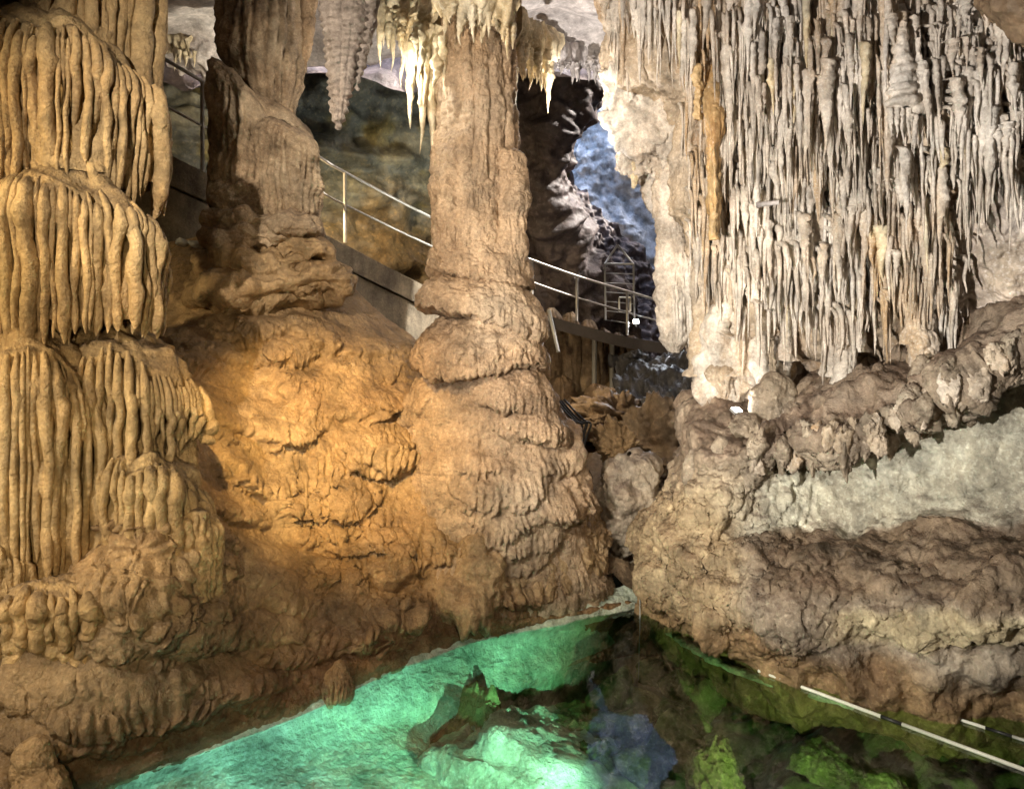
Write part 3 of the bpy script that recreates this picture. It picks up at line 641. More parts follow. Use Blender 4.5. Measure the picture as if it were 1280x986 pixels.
# ---- the great curtain on the right
cur = thing('stalactite_curtain', 'huge cream curtain of crowded stalactites hanging over the ledge on the right', 'stalactites', at(1040, -20, 7))
cx0 = [742, 790, 850, 920, 1000, 1080, 1160, 1230, 1290, 1380]
def crow(left, py, Y): return [(a, b, c) for a, b, c in zip(left + cx0[3:], py, Y)]
g = sheet([crow([742, 790, 850], [-120] * 10, [8.9, 8.5, 8.0, 7.5, 7.0, 6.6, 6.2, 5.9, 5.6, 5.2]),
           crow([745, 790, 850], [20] * 10, [9.0, 8.5, 7.9, 7.35, 6.85, 6.4, 6.0, 5.75, 5.55, 5.2]),
           crow([752, 795, 850], [75, 90, 100, 120, 130, 130, 130, 130, 130, 130], [9.2, 8.7, 8.0, 7.3, 6.8, 6.35, 5.95, 5.7, 5.6, 5.3]),
           crow([775, 815, 855], [120, 135, 150, 210, 210, 200, 200, 200, 200, 200], [9.6, 9.0, 8.4, 7.7, 7.2, 6.7, 6.1, 5.85, 5.75, 5.5]),
           crow([808, 835, 865], [200, 215, 250, 290, 290, 280, 270, 270, 270, 270], [9.9, 9.2, 8.5, 7.9, 7.3, 6.8, 6.35, 6.1, 6.0, 5.7]),
           crow([824, 845, 875], [290, 300, 330, 360, 355, 350, 345, 335, 330, 330], [10.2, 9.4, 8.4, 7.9, 7.45, 7.0, 6.6, 6.4, 6.2, 5.9]),
           crow([845, 862, 885], [370, 390, 420, 450, 440, 430, 410, 395, 380, 370], [10.4, 9.6, 8.5, 8.1, 7.7, 7.3, 6.9, 6.6, 6.4, 6.1]),
           crow([872, 880, 895], [430, 450, 490, 510, 500, 490, 470, 450, 430, 420], [10.6, 9.8, 8.9, 8.5, 8.2, 7.8, 7.4, 7.1, 6.9, 6.5])], 290, 250)
cg = g
g.rough((.9, .18), (2.6, .08)); 
m_ = sm(1235, 1150, g.px) * sm(430, 380, g.py)
g.flutes(.17, .10, .5, stretch=.15, mask=m_, seed=51); g.flutes(.07, .04, .5, stretch=.15, mask=m_, seed=52); g.rough((8, .02), (22, .008)); g.apply()
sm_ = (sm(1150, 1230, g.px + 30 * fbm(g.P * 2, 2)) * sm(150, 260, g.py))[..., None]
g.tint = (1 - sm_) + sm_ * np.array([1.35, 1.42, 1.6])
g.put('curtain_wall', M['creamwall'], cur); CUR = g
R3 = np.random.default_rng(77)
bands = [  # count, x range, top-y range, length range, radius px
    (74, (752, 1130), (-35, 30), (60, 120), (2.5, 6.5)), (52, (900, 1110), (20, 110), (90, 190), (2.8, 7.5)), (46, (930, 1100), (130, 270), (60, 140), (3.5, 7)),
    (44, (1040, 1275), (170, 270), (60, 150), (4, 8.5)), (60, (850, 1180), (255, 330), (70, 140), (3, 8.5)), (26, (1100, 1275), (-20, 90), (50, 110), (4, 8))]
cnt = 0; extra = []
for n_, xr, tr_, lr, rr in bands:
    for i in range(n_):
        px = xr[0] + (i + R3.random()) / n_ * (xr[1] - xr[0]); py = R3.uniform(*tr_); ln = R3.uniform(*lr) * R3.choice([.7, 1, 1.15])
        if tr_[0] == -35: ln = np.interp(px, [752, 800, 870, 940, 1130], [80, 95, 125, 190, 210]) * R3.uniform(.55, 1.1)
        if tr_[0] == 255: ln *= np.interp(px, [850, 1000, 1100, 1180], [1.1, 1.1, 1.0, .7])
        if px > 1195 and py > 120: py -= 90; ln = min(ln, 270 - py)
        p = g.surf(px, py); Y = p[1] - R3.uniform(.02, .32) * (1.2 if py < 120 else .8); m = Y / F
        p = at(px, py, Y); rad = R3.uniform(*rr) * m * R3.choice([.7, 1, 1, 1.35]); ln *= R3.choice([.5, .75, .95])
        # root the top of each one in the rock
        cnt += 1
        hang(p + [0, .0, .05], ln * m + .05, rad, cur, 'amber' if R3.random() < .07 else 'cream')
# fine background dripstone between the large ones: too many and too thin to count
parts_ = []
for i in range(1000):
    px = R3.uniform(760 if i % 4 == 0 else 850, 1275); py = R3.uniform(-20, 25 if px < 850 else 220 if px > 1190 else 385)
    p = g.surf(px, py) - [0, R3.uniform(0, .22), 0]; m = p[1] / F; L_ = R3.uniform(25, 110) * m; r_ = R3.uniform(1.8, 5) * m
    t = lin(0, 1, 10); path = p + np.stack([.02 * n1(t * 2, i), -.05 - .03 * n1(t * 2, i + 3) + .25 * np.clip(1 - t / .2, 0, 1) ** 2, -L_ * t], -1)
    parts_.append(tube(path, r_ * (1 - t) ** .6 * (1 + .3 * n1(t * 6, i)) + .001, seg=5, side=np.array([1., 0, 0]), cap=False))
V, f = join(parts_); o = put('fine_dripstone', V, f, M['cream'], cur); o['kind'] = 'stuff'
# stacked-disc dripstone cones
for i, (px, top, bot, hw, Y) in enumerate([(1128, 40, 132, 20, 5.85), (1148, 62, 140, 12, 5.85), (1040, 150, 190, 20, 6.7), (1050, 105, 190, 12, 6.65), (1062, 160, 245, 9, 6.7)]):
    n_ = int((bot - top) / 12); pr = [(top - 14, px - 3, px + 3)]
    for k in range(n_):
        y0 = top + (bot - top) * k / n_; w_ = hw * (.35 + .65 * (k + 1) / n_)
        pr += [(y0, px - w_ * .72, px + w_ * .72), (y0 + 8, px - w_, px + w_)]
    pr += [(bot, px - hw * .9, px + hw * .9), (bot + 3, px - hw * .4, px + hw * .4)]
    q = lathe(pr, Y, 30, 80, .9); q.rough((8, .02), (25, .008)); q.apply(); q.put('disc_cone', M['cream'], cur)
    for k in range(5 if hw > 15 else 2): hang(at(px + (k - 2) * hw * .38, bot, Y - .02), R3.uniform(25, 60) * Y / F, 4 * Y / F, cur)
# upward growths on the sill of the curtain
for px, py, hgt, rr_ in [(862, 300, 60, 9), (905, 350, 70, 10), (940, 300, 80, 9), (915, 420, 90, 12), (1000, 420, 70, 9), (960, 330, 60, 7)]:
    p = g.surf(px, py + hgt); m = p[1] / F; p = at(px, py + hgt, p[1] - .12); hang(p, hgt * m, rr_ * m, cur, 'cream', 'stalagmite', True)
# long pale columns that reach the ledge
def pillar(px, top, bot, hwt, hwb, Y, seed, parent, mat, name='pillar', flare=1.5, nu=50, nv=110, fw=.05, fa=.02):
    pr = [(top, px - hwt * .2, px + hwt * .2)] + [(top + (bot - top) * t, px - (hwt + (hwb - hwt) * t ** 1.5) * (1 + .12 * math.sin(seed * 3 + t * 13)), px + (hwt + (hwb - hwt) * t ** 1.5) * (1 + .12 * math.sin(seed * 5 + t * 11))) for t in (.08, .2, .32, .45, .58, .7, .8, .88, .94)] + [(bot, px - hwb * flare, px + hwb * flare)]
    q = lathe(pr, Y, nu, nv, .9); q.flutes(fw, fa, .5, stretch=.25, seed=seed); q.rough((3, .03), (9, .025), (24, .01)); q.apply(); return q.put(name, mat, parent)
pillar(1055, 300, 520, 8, 17, 7.1, 1, cur, M['cream'], flare=1.5)
pillar(1153, 300, 480, 11, 17, 6.55, 2, cur, M['cream'], flare=1.5)
pillar(1040, 200, 470, 7, 10, 7.15, 3, cur, M['cream']); pillar(1075, 250, 440, 7, 9, 7.05, 4, cur, M['cream'])
pillar(1140, 230, 430, 8, 10, 6.55, 5, cur, M['cream']); pillar(925, 250, 470, 9, 14, 7.9, 6, cur, M['cream']); pillar(880, 260, 470, 12, 18, 8.3, 7, cur, M['creamwall'])
pillar(842, 200, 440, 24, 18, 9.0, 8, cur, M['cream'], flare=.4, nu=90); pillar(985, 300, 450, 9, 12, 7.6, 9, cur, M['cream'])
# orange drapery
dr = thing('orange_drapery', 'smooth orange stone drapery folding down amid the cream stalactites', 'drapery', at(893, 90, 7.7))
c = crom(np.array([[at(868, 85, 7.75), at(890, 80, 7.6), at(915, 85, 7.65), at(935, 90, 7.8)], [at(872, 130, 7.6), at(890, 125, 7.4), at(912, 130, 7.5), at(930, 135, 7.7)],
                   [at(878, 165, 7.5), at(892, 160, 7.3), at(908, 165, 7.45), at(918, 165, 7.65)], [at(884, 210, 7.5), at(893, 205, 7.32), at(901, 210, 7.48), at(908, 210, 7.65)],
                   [at(888, 250, 7.55), at(894, 250, 7.36), at(899, 250, 7.5), at(904, 250, 7.65)], [at(893, 292, 7.6), at(895, 295, 7.5), at(897, 292, 7.55), at(899, 292, 7.65)]]), 110)
c = crom(c.transpose(1, 0, 2), 70).transpose(1, 0, 2); q = Grid(c); q.rough((2.5, .05), (7, .015)); q.flutes(.12, .03, .4, seed=2)
front = q.apply().P; back = front + [0, .10, 0]
V = np.concatenate([front.reshape(-1, 3), back.reshape(-1, 3)]); f1 = gfaces(110, 70); f2 = f1[:, ::-1] + 7700
a = np.arange(7700).reshape(110, 70); rim = []
for e in (a[:, 0], a[:, -1][::-1], a[0][::-1], a[-1]): rim.append(np.stack([e[:-1], e[:-1] + 7700, e[1:] + 7700, e[1:]], 1))
put('fold', V, np.concatenate([f1, f2] + rim), M['orange'], dr)
pillar(893, 95, 300, 10, 4, 7.45, 11, dr, M['orange'], 'rib', 1, 60, 120, .05, .006); pillar(872, 80, 150, 7, 4, 7.5, 12, dr, M['orange'], 'rib', 1, 50, 80, .05, .006)
# broken white straw stuck out sideways
V, f = tube([at(946, 256, 7.0), at(958, 255, 6.95), at(974, 253, 6.9)], [.028, .03, .022], seg=10, side=np.array([0, 0, 1.]), lump=.3)
o = put('broken_straw', V - at(946, 256, 7.0), f, M['pale']); o.location = tuple(at(946, 256, 7.0)); tag(o, 'short white broken stone straw sticking out sideways from the curtain', 'stalactite')

# hanging knob left of the curtain
kb = thing('hanging_rock_knob', 'pale pinkish hanging rock knob left of the stalactite curtain, before the daylight', 'rock', at(805, 60, 9))
def blob(c, r, seed, name, mat, parent, **k):
    V, f = boulder(c, r, seed, **k); return put(name, V.reshape(-1, 3), f, mat, parent)
blob(at(812, 150, 9.2), (.62, .55, .72), 3, 'boss', M['cream'], kb, rough=.20, nu=96, nv=70, cuts=26)
blob(at(782, 115, 9.1), (.34, .35, .42), 4, 'boss', M['cream'], kb, rough=.20, nu=96, nv=70, cuts=26)
blob(at(848, 170, 9.0), (.45, .4, .6), 5, 'boss', M['cream'], kb, rough=.20, nu=96, nv=70, cuts=26)
blob(at(795, 195, 9.2), (.30, .3, .36), 6, 'boss', M['cream'], kb, rough=.20, nu=96, nv=70, cuts=26)
blob(at(840, 235, 9.3), (.36, .36, .55), 8, 'boss', M['cream'], kb, rough=.20, nu=96, nv=70, cuts=26)
pillar(793, 200, 236, 7, 3, 9.05, 5, kb, M['amber'], 'drip_tip', .4, 40, 50)
# flowstone wall below the knob, down to a drooping bulb
bw = thing('drooping_flowstone_bulb', 'pale pinkish drooping flowstone bulb at the lower corner of the curtain', 'flowstone', at(915, 500, 8.2))
swell(912, 385, 506, 42, 8.15, 91, bw, M['cream'], 14, .8, 'bulb', .03, .0)
swell(960, 400, 478, 40, 7.9, 92, bw, M['cream'], 12, .8, 'bulb', .03)
pillar(905, 455, 512, 22, 5, 8.0, 14, bw, M['creamwall'], 'drip_tip', .3, 70, 60)

# ---- dark overhang corner at the extreme right, nearer than the curtain
g = sheet([[(1215, -120, 5.2), (1240, -120, 4.9), (1300, -120, 4.6), (1420, -120, 4.3)], [(1222, 0, 5.5), (1250, 10, 5.2), (1300, 20, 5.0), (1420, 20, 4.6)], [(1262, 60, 5.75), (1280, 60, 5.5), (1310, 60, 5.2), (1420, 60, 4.8)],
           [(1272, 130, 5.8), (1285, 130, 5.6), (1320, 130, 5.4), (1420, 130, 5)], [(1268, 260, 5.9), (1290, 260, 5.8), (1330, 260, 5.6), (1420, 260, 5.2)]], 80, 130)
g.rough((1.5, .1), (5, .04), (14, .015)); g.apply(); tag(g.put('cave_wall_corner', M['brown']), kind='structure')

# ---- ceiling fringe round the central column
def fringe(label, pts, n_, lr, rr, mt, Yj=.25, seed=0, group=None):
    g_ = np.random.default_rng(seed); a = np.array(pts, float); t = thing('stalactite_fringe', label, 'stalactites', at(*a.mean(0)))
    path = crom(np.array([at(*p) for p in pts]), 60)
    V, f = tube(path + np.array([0, .1, .12]), .16 + .06 * n1(lin(0, 5, 60), seed), .2, 14, lump=.5, seed=seed); put('lip', V, f, M[mt], t)
    for i in range(n_):
        p = crom(a, n_)[i] + [g_.uniform(-4, 4), g_.uniform(-6, 4), g_.uniform(-Yj, Yj)]; m = p[2] / F
        hang(at(*p), g_.uniform(*lr) * m * g_.choice([.6, 1, 1.2]), g_.uniform(*rr) * m, t, mt)
    return t
fringe('bright golden stalactite fringe between grey stalactites and the central column', [(462, -10, 8.2), (500, 10, 8.1), (530, 25, 8.0), (552, 40, 7.9)], 26, (50, 105), (5, 11), 'amber', .2, 1)
fringe('long amber stalactites clinging to the near flank of the central column top', [(515, 40, 8.1), (535, 60, 8.0), (548, 70, 7.8)], 12, (70, 150), (5, 9), 'amber', .15, 2)
fringe('brown fringe of stubby stalactites across the central column head', [(548, 0, 7.35), (590, 2, 7.2), (640, 30, 7.4)], 20, (25, 55), (4, 8), 'amber', .15, 3)
fringe('white stalactite fringe right of the central column head', [(640, 40, 8.2), (665, 60, 8.6), (690, 66, 9.2)], 22, (30, 70), (4, 8), 'amber', .25, 4)
fringe('short white teeth of stalactites along the far ceiling lip', [(680, 70, 10.4), (715, 74, 10.8), (755, 76, 11.0)], 26, (12, 32), (3, 6), 'pale', .2, 5)
fringe('small dark fringe of dripstone on the rock shoulder above the handrail', [(188, 42, 11.2), (212, 55, 10.8), (240, 62, 10.7)], 14, (12, 26), (2, 4), 'amber', .05, 6)

# ---- grey stalactites in front, left of the golden fringe
gs = thing('grey_stalactite', 'long grey ribbed stalactite with a twin tip hanging nearest the ceiling top', 'stalactite', at(428, -60, 6.4))
pr = [(-80, 398, 470), (-20, 401, 462), (40, 405, 456), (80, 409, 447), (110, 412, 441), (140, 416, 433), (155, 419, 428), (163, 422, 425)]
q = lathe(pr, 6.4, 80, 200, .8); q.D += .010 * np.sin(q.T * 95 + 2.5 * fbm(q.P * 5, 2)); q.flutes(.13, .03, .35, stretch=.1, seed=4); q.rough((5, .02), (18, .008)); q.apply(); q.put('spike', M['greystal'], gs)
q = lathe([(-80, 436, 474), (0, 440, 470), (40, 441, 465), (80, 441, 456), (105, 443, 450), (114, 445, 448)], 6.45, 60, 150, .8); q.D += .010 * np.sin(q.T * 95 + 2.5 * fbm(q.P * 5, 2)); q.rough((6, .02), (18, .008)); q.apply(); q.put('spike', M['greystal'], gs)
q = lathe([(-80, 448, 480), (-10, 452, 476), (30, 454, 470), (55, 456, 464), (70, 458, 461)], 6.6, 60, 120, .8); q.rough((6, .02), (18, .008)); q.apply(); q.put('spike', M['greystal'], gs)
q = lathe([(-80, 372, 402), (0, 376, 398), (40, 378, 392), (70, 379, 387), (85, 381, 383)], 8.3, 60, 120, .8); q.rough((6, .02), (18, .008)); q.apply()
o = q.put('slender_stalactite', M['tan']); tag(o, 'slender tan stalactite hanging beside the banded pillar top', 'stalactite')

# ================================================================== RIGHT LEDGE
lg = thing('rock_ledge', 'massive brown and grey-green rock ledge overhanging the pool on the right', 'rock', at(1060, 850, 6))
lx = [796, 822, 870, 950, 1050, 1150, 1280, 1420]
def lrow(py, Y, l0=800, l1=825): return [(a, b, c) for a, b, c in zip([l0, l1] + lx[2:], py, Y)]
lw = [765, 772, 796, 838, 868, 888, 906, 925]
g = sheet([lrow([560, 540, 500, 480, 440, 410, 350, 320], [9.2, 9.0, 8.9, 8.7, 8.4, 7.9, 7.3, 6.8], 862, 868),
           lrow([590, 560, 530, 510, 478, 450, 385, 350], [8.6, 8.3, 8.0, 7.7, 7.3, 6.9, 6.3, 5.9], 850, 860),
           lrow([625, 595, 570, 552, 532, 502, 425, 390], [8.1, 7.6, 7.2, 6.8, 6.4, 5.95, 5.45, 5.0], 828, 845),
           lrow([645, 620, 600, 570, 548, 518, 440, 400], [8.0, 7.45, 7.05, 6.75, 6.35, 5.95, 5.45, 5.0], 812, 835),
           lrow([665, 650, 630, 595, 575, 548, 470, 430], [7.9, 7.35, 6.95, 6.85, 6.7, 6.35, 5.85, 5.4]),
           lrow([690, 690, 680, 675, 665, 655, 645, 640], [7.75, 7.25, 6.85, 6.75, 6.6, 6.25, 5.75, 5.35]),
           lrow([712, 715, 715, 712, 705, 700, 695, 690], [7.65, 7.15, 6.7, 6.4, 6.15, 5.85, 5.4, 5.0]),
           lrow([735, 742, 750, 762, 765, 765, 762, 760], [7.6, 7.1, 6.6, 6.2, 5.85, 5.55, 5.1, 4.8]),
           lrow([752, 762, 782, 800, 806, 806, 802, 800], [7.55, 7.15, 6.65, 6.2, 5.85, 5.6, 5.2, 4.9]),
           [(a, b, CH * F / (b - HZ) + .02) for a, b in zip(lx, lw)],
           [(a, b + 50, CH * F / (b - HZ) + .25) for a, b in zip(lx, lw)]], 380, 350)
z = g.T / g.T.max(0)
topm = sm(585, 520, g.py - (g.px - 900) * -.22) 
base = g.py.copy(); rimy = np.interp(g.px, lx, [640, 620, 600, 570, 548, 518, 440, 400]); walb = np.interp(g.px, lx, [690, 690, 680, 675, 665, 655, 645, 640]); darkb = np.interp(g.px, lx, [735, 742, 750, 762, 765, 765, 762, 760])
rock_m = 1 - sm(rimy + 10, rimy + 30, base) * sm(walb + 5, walb - 20, base) * sm(900, 970, g.px)
g.rough((1.0, .12)); g.D += rock_m * (.07 * ridge(g.P * np.array([1.6, 1.6, 1.6]), 2) + .07 * fbm(g.P * 3, 3)); upm = sm(rimy + 6, rimy - 18, base) * sm(930, 990, g.px)
stc = np.stack([g.P[..., 0] * .9 + g.P[..., 1] * .3, g.P[..., 1] * .8, (g.P[..., 2] - .42 * g.P[..., 0] + .3 * g.P[..., 1]) * 4.5], -1)
streak_ = ridge(stc, 3); g.D += upm * .085 * (streak_ - .8)
g.rough((6, .02), (16, .01)); g.apply()
R4 = np.random.default_rng(9)
g.px = 640 + g.P[..., 0] / g.P[..., 1] * F; g.py = HZ - (g.P[..., 2] - CH) / g.P[..., 1] * F
for k in range(70):      # dribbles over the rim and drip lobes on the nose
    px = R4.uniform(800, 1290); ry = np.interp(px, lx, [640, 620, 600, 570, 548, 518, 440, 400])
    py = ry + R4.uniform(-35, 5); s_ = R4.uniform(.6, 1.5)
    g.lobe(px, py, R4.uniform(8, 22) * s_, 44 * s_, R4.uniform(.05, .13), 2, .3, .2, R4.uniform(0, 99), 5)
for k in range(110):
    px = R4.uniform(805, 1000); py = R4.uniform(600, 780); s_ = R4.uniform(.6, 1.6)
    g.lobe(px, py, 16 * s_, 40 * s_, R4.uniform(.04, .10), 3, .3, .2, R4.uniform(0, 99), 5)
for k in range(130):
    px = R4.uniform(960, 1290); py = R4.uniform(690, 790); s_ = R4.uniform(.6, 1.5)
    g.lobe(px, py, 26 * s_, 14 * s_, R4.uniform(.03, .07), 3, .3, .2, R4.uniform(0, 99), 5)
g.apply(.2); g.rough((9, .018), (24, .007)); g.apply()
# mineral colours: grey-green wall, dark manganese band, ochre tide band
nz = fbm(g.P * 1.6, 3)
wallc = (sm(rimy + 12, rimy + 34, base + 14 * nz) * sm(walb + 12, walb - 4, base + 14 * nz) * sm(890, 985, g.px + 25 * nz))[..., None]
darkc = (sm(walb, walb + 15, base + 20 * nz) * sm(darkb + 6, darkb - 14, base + 20 * nz) * sm(900, 1000, g.px + 40 * nz))[..., None]
palec = (sm(darkb - 4, darkb + 8, base + 12 * nz) * sm(darkb + 44, darkb + 30, base + 12 * nz) * sm(1000, 1080, g.px + 25 * nz))[..., None]
ochre = sm(.42, .2, g.P[..., 2] + .12 * nz)[..., None]
noser = (sm(960, 900, g.px + 30 * nz) * sm(560, 640, base))[..., None]
T_ = np.ones(g.P.shape)
for mk_, cl in ((sm(rimy + 4, rimy - 20, base)[..., None], (.80, .74, .72)), (noser, (1.15, 1.05, .84)), (wallc, (1.40, 1.62, 1.72)), (darkc, (.52, .46, .40)), (palec, (1.2, 1.2, 1.0)), (ochre, (.92, .74, .52))): T_ = T_ * (1 - mk_) + mk_ * np.array(cl)
pit = sm(.55, .95, ridge(np.stack([g.P[..., 0] * 1.6 - g.P[..., 2] * 1.5, g.P[..., 1], g.P[..., 2] * 5 + g.P[..., 0] * 1.2], -1), 3) * .5)[..., None] * wallc
T_ = T_ * (1 - .45 * pit)
T_ = T_ * (1 - (upm * sm(.9, .3, streak_ - .35 * nz))[..., None] * np.array([.45, .50, .52]))
g.tint = T_; g.put('ledge_body', M['ledge'], lg); LEDGE = g
for i, (px, top, bot, hw, Y) in enumerate([(1057, 480, 560, 17, 6.7), (1155, 440, 530, 18, 6.3), (990, 500, 580, 20, 6.95), (930, 515, 560, 24, 7.4), (1100, 498, 560, 14, 6.3), (1210, 440, 500, 13, 5.85), (1020, 520, 590, 12, 6.55), (900, 545, 640, 16, 7.0), (870, 560, 620, 16, 7.2)]):
    swell(px, top, bot, hw, Y, 120 + i, lg, M['ledge'], 5, .8, 'drip_lobe', .03)
knob = [mk_mesh('nodule', boulder((0, 0, 0), (1, 1, 1), 400 + k, cuts=12, nu=26, nv=18, rough=.28)[0], gfaces(18, 26, True), M['creamwall' if k % 2 else 'ledge']) for k in range(8)]
for k in range(64):
    px = R4.uniform(930, 1262); ry = np.interp(px, lx, [640, 620, 600, 570, 548, 518, 440, 400]); p = LEDGE.surf(px, ry + R4.uniform(-34, 22)); r_ = R4.uniform(.04, .10)
    o = bpy.data.objects.new('nodule', knob[k % 8]); C.objects.link(o); o.parent = lg; o.location = tuple(p + [0, R4.uniform(-.03, .02), -.02] - wpos(lg)); o.scale = (r_ * R4.uniform(.7, 1), r_ * .8, r_ * R4.uniform(.9, 1.7)); o.rotation_euler = (0, R4.uniform(-.4, .4), R4.uniform(0, 6))
sg = thing('stalagmite', 'slim brown stalagmite on knobbly base standing at the near end of the ledge', 'stalagmite', at(965, 500, 7.5))
pillar(965, 422, 505, 2.5, 10, 7.5, 3, sg, M['ledge'], 'spire', 1.8, 60, 110); swell(968, 470, 530, 28, 7.5, 140, sg, M['ledge'], 7, .8, 'foot', .03)
for i, (px, top, bot, h1, h2, Y, lb) in enumerate([(1056, 430, 500, 12, 20, 7.0, 'thick pale stump of a column meeting the ledge below the curtain, nearer the middle'), (1155, 410, 470, 14, 22, 6.5, 'thick pale stump of a column meeting the ledge, nearest the smooth white wall')]):
    t = thing('column_stump', lb, 'stalagmite', at(px, bot, Y)); pillar(px, top, bot + 44, h1, h2, Y, 20 + i, t, M['cream'], 'stump', 1.4, 70, 90)

# ================================================================== MIDDLE GROUND between the cone and the ledge
mr = thing('weathered_boulder', 'grey-brown furrowed boulder wedged between the flared column base and the ledge', 'boulder', at(785, 715, 8.3))
q = lathe([(570, 784, 788), (575, 770, 800), (585, 758, 815), (610, 750, 822), (650, 748, 818), (680, 755, 808), (700, 768, 798), (712, 778, 790)], 8.4, 110, 110, .9)
q.D += .06 * ridge(q.P * np.array([3.5, 3.5, 1.6]), 3); q.rough((2.4, .1), (8, .03), (20, .01)); q.apply(); q.put('boulder_body', M['ledge'], mr)
put_boulder('orange_boulder', 'small orange-brown rounded boulder on top of the furrowed boulder', 'boulder', at(772, 562, 9.4), (.25, .25, .24), 12, M['slope'], rough=.34, nu=90, nv=64)
put_boulder('low_boulder', 'dim brown boulder in the gap beside the ledge nose', 'boulder', at(818, 592, 9.2), (.26, .3, .2), 14, M['brown'], rough=.34, nu=90, nv=64)
put_boulder('back_boulder', 'dark brown boulder in gloom behind the orange boulder', 'boulder', at(815, 560, 11), (.7, .6, .55), 15, M['brown'], rough=.34, nu=90, nv=64)
put_boulder('far_boulder', 'dim boulder below the bridge end beside dark wet rocks', 'boulder', at(770, 525, 12), (.6, .5, .42), 16, M['brown'], rough=.34, nu=90, nv=64)
# brown curtains below the bridge
bc = thing('brown_drapery', 'tall brown flowstone folds hanging below the bridge deck', 'drapery', at(725, 520, 12.5))
for i, (px, top, bot, h1, h2, Y) in enumerate([(690, 385, 545, 12, 18, 14.9), (712, 390, 550, 13, 17, 15.0), (735, 400, 550, 12, 17, 15.1), (754, 410, 545, 9, 14, 15.2), (772, 415, 540, 10, 14, 15.3), (700, 470, 560, 16, 24, 14.3), (790, 420, 530, 12, 16, 15.4), (745, 480, 560, 14, 22, 14.2)]):
    pillar(px, top, bot, h1, h2, Y, 30 + i, bc, M['brown'], 'fold', 1.3, 40, 60, .12, .05)
# dark wet rock bank right of the supports
g = sheet([[(770, 445, 14.6), (810, 445, 14.3), (850, 450, 14.0), (900, 455, 13.4), (960, 470, 12.6)], [(770, 460, 14.5), (810, 460, 14), (850, 468, 13.4), (900, 480, 12.4), (960, 500, 11.4)],
           [(770, 510, 13), (810, 510, 12.6), (850, 510, 12), (900, 520, 11), (960, 530, 10)], [(770, 590, 11.5), (810, 590, 11), (850, 590, 10.4), (900, 590, 9.6), (960, 590, 9)]], 110, 90)
g.D += .16 * ridge(g.P * 1.6, 4); g.rough((2.5, .15), (8, .05)); g.apply()
wetm = rock('wet_black_rock', [(.02, .02, .022), (.05, .048, .05), (.10, .10, .11)], 1.4, .6, .9, grain=12, spec=.3)
o = g.put('wet_rock_bank', wetm); tag(o, 'bank of black wet rocks under the bridge end behind the ledge', 'rock')
# cable loop
path = crom(np.array([at(700, 500, 9.2), at(722, 525, 9.0), at(733, 530, 9.0), at(728, 545, 8.9), at(724, 570, 8.7), at(735, 600, 8.6)]), 40)
cb = thing('cable_bundle', 'black cable bundle drooping over rocks beside the flared column base', 'cable', at(728, 560, 9))
for k in range(4):
    V, f = tube(path + np.array([.035 * k - .05, .02 * k, .012 * n1(lin(0, 4, 40), k)])[None] if False else path + np.stack([np.full(40, .035 * k - .05) + .02 * n1(lin(0, 4, 40), k), np.full(40, .02 * k), .03 * n1(lin(0, 3, 40), k + 7)], -1), .014, seg=8); put('cable', V, f, M['black'], cb)

# ================================================================== WALKWAY
def rail_span(label, pts, posts, hgt, r=.022, mid=.52):
    """pts: (px, py of the top rail, depth)"""
    P = np.array([at(*p) for p in pts]); t = thing('handrail', label, 'handrail', P[0] - [0, 0, hgt])
    V, f = tube(crom(P, 40), r, seg=10); put('top_rail', V, f, M['steel'], t)
    V, f = tube(crom(P - [0, 0, hgt * mid], 40), r * .75, seg=10); put('mid_rail', V, f, M['steel'], t)
    for px, py, Y, h in posts:
        a = at(px, py, Y); V, f = tube([a + [0, 0, .0], a - [0, 0, h]], r * 1.1, seg=10, side=np.array([1., 0, 0])); put('post', V, f, M['steel'], t)
    return t
rail_span('steel handrail sloping down between the tiered flowstone and the banded pillar', [(150, 42, 8.6), (190, 65, 8.9), (253, 102, 9.4), (300, 130, 9.9)], [(253, 103, 9.4, 1.2)], 1.1, .024)
rail_span('steel handrail sloping down between the banded pillar and the central column', [(300, 130, 9.9), (400, 197, 11.1), (430, 215, 11.5), (541, 273, 13.1), (600, 300, 14.0)], [(431, 216, 11.5, 1.1), (541, 273, 13.1, 1.12)], .98, .024)
rail_span('steel handrail along the bridge right of the central column', [(600, 300, 13.4), (665, 325, 13.8), (721, 345, 14.1), (784, 364, 14.4), (842, 381, 14.7)], [(665, 325, 13.8, .92), (721, 346, 14.1, .85), (784, 365, 14.4, .85), (840, 381, 14.7, .82)], .80, .024)
def ramp(name, label, pts, thick, depth, mat, cat, parts):
    P = crom(np.array([at(*p) for p in pts]), 60); root = thing(name, label, cat, P[0] - [0, 0, thick])
    for nm, z0, z1, y0, y1, mt in parts:
        A = np.stack([P + [0, y0, z1], P + [0, y0, z0], P + [0, y1, z0], P + [0, y1, z1]], 1)
        f = gfaces(60, 4, True); f = np.concatenate([f, [[0, 3, 2, 1], [236, 237, 238, 239]]])
        flat(put(nm, A.reshape(-1, 3), f, mt, root))
    return root
ramp('concrete_ramp', 'sloping brown concrete path wall carrying the handrail behind the pillar', [(120, 145, 8.7), (205, 190, 9.0), (253, 214, 9.4), (300, 238, 10.0), (400, 290, 11.1), (430, 305, 11.5), (541, 362, 13.1), (620, 392, 15)], .3, 1.5, M['concrete'], 'walkway',
     [('kerb', -.36, 0, -.06, .2, M['concrete']), ('parapet_wall', -3.2, -.40, .0, .2, M['concrete']), ('path_slab', -.6, -.14, .2, 1.6, M['concrete'])])
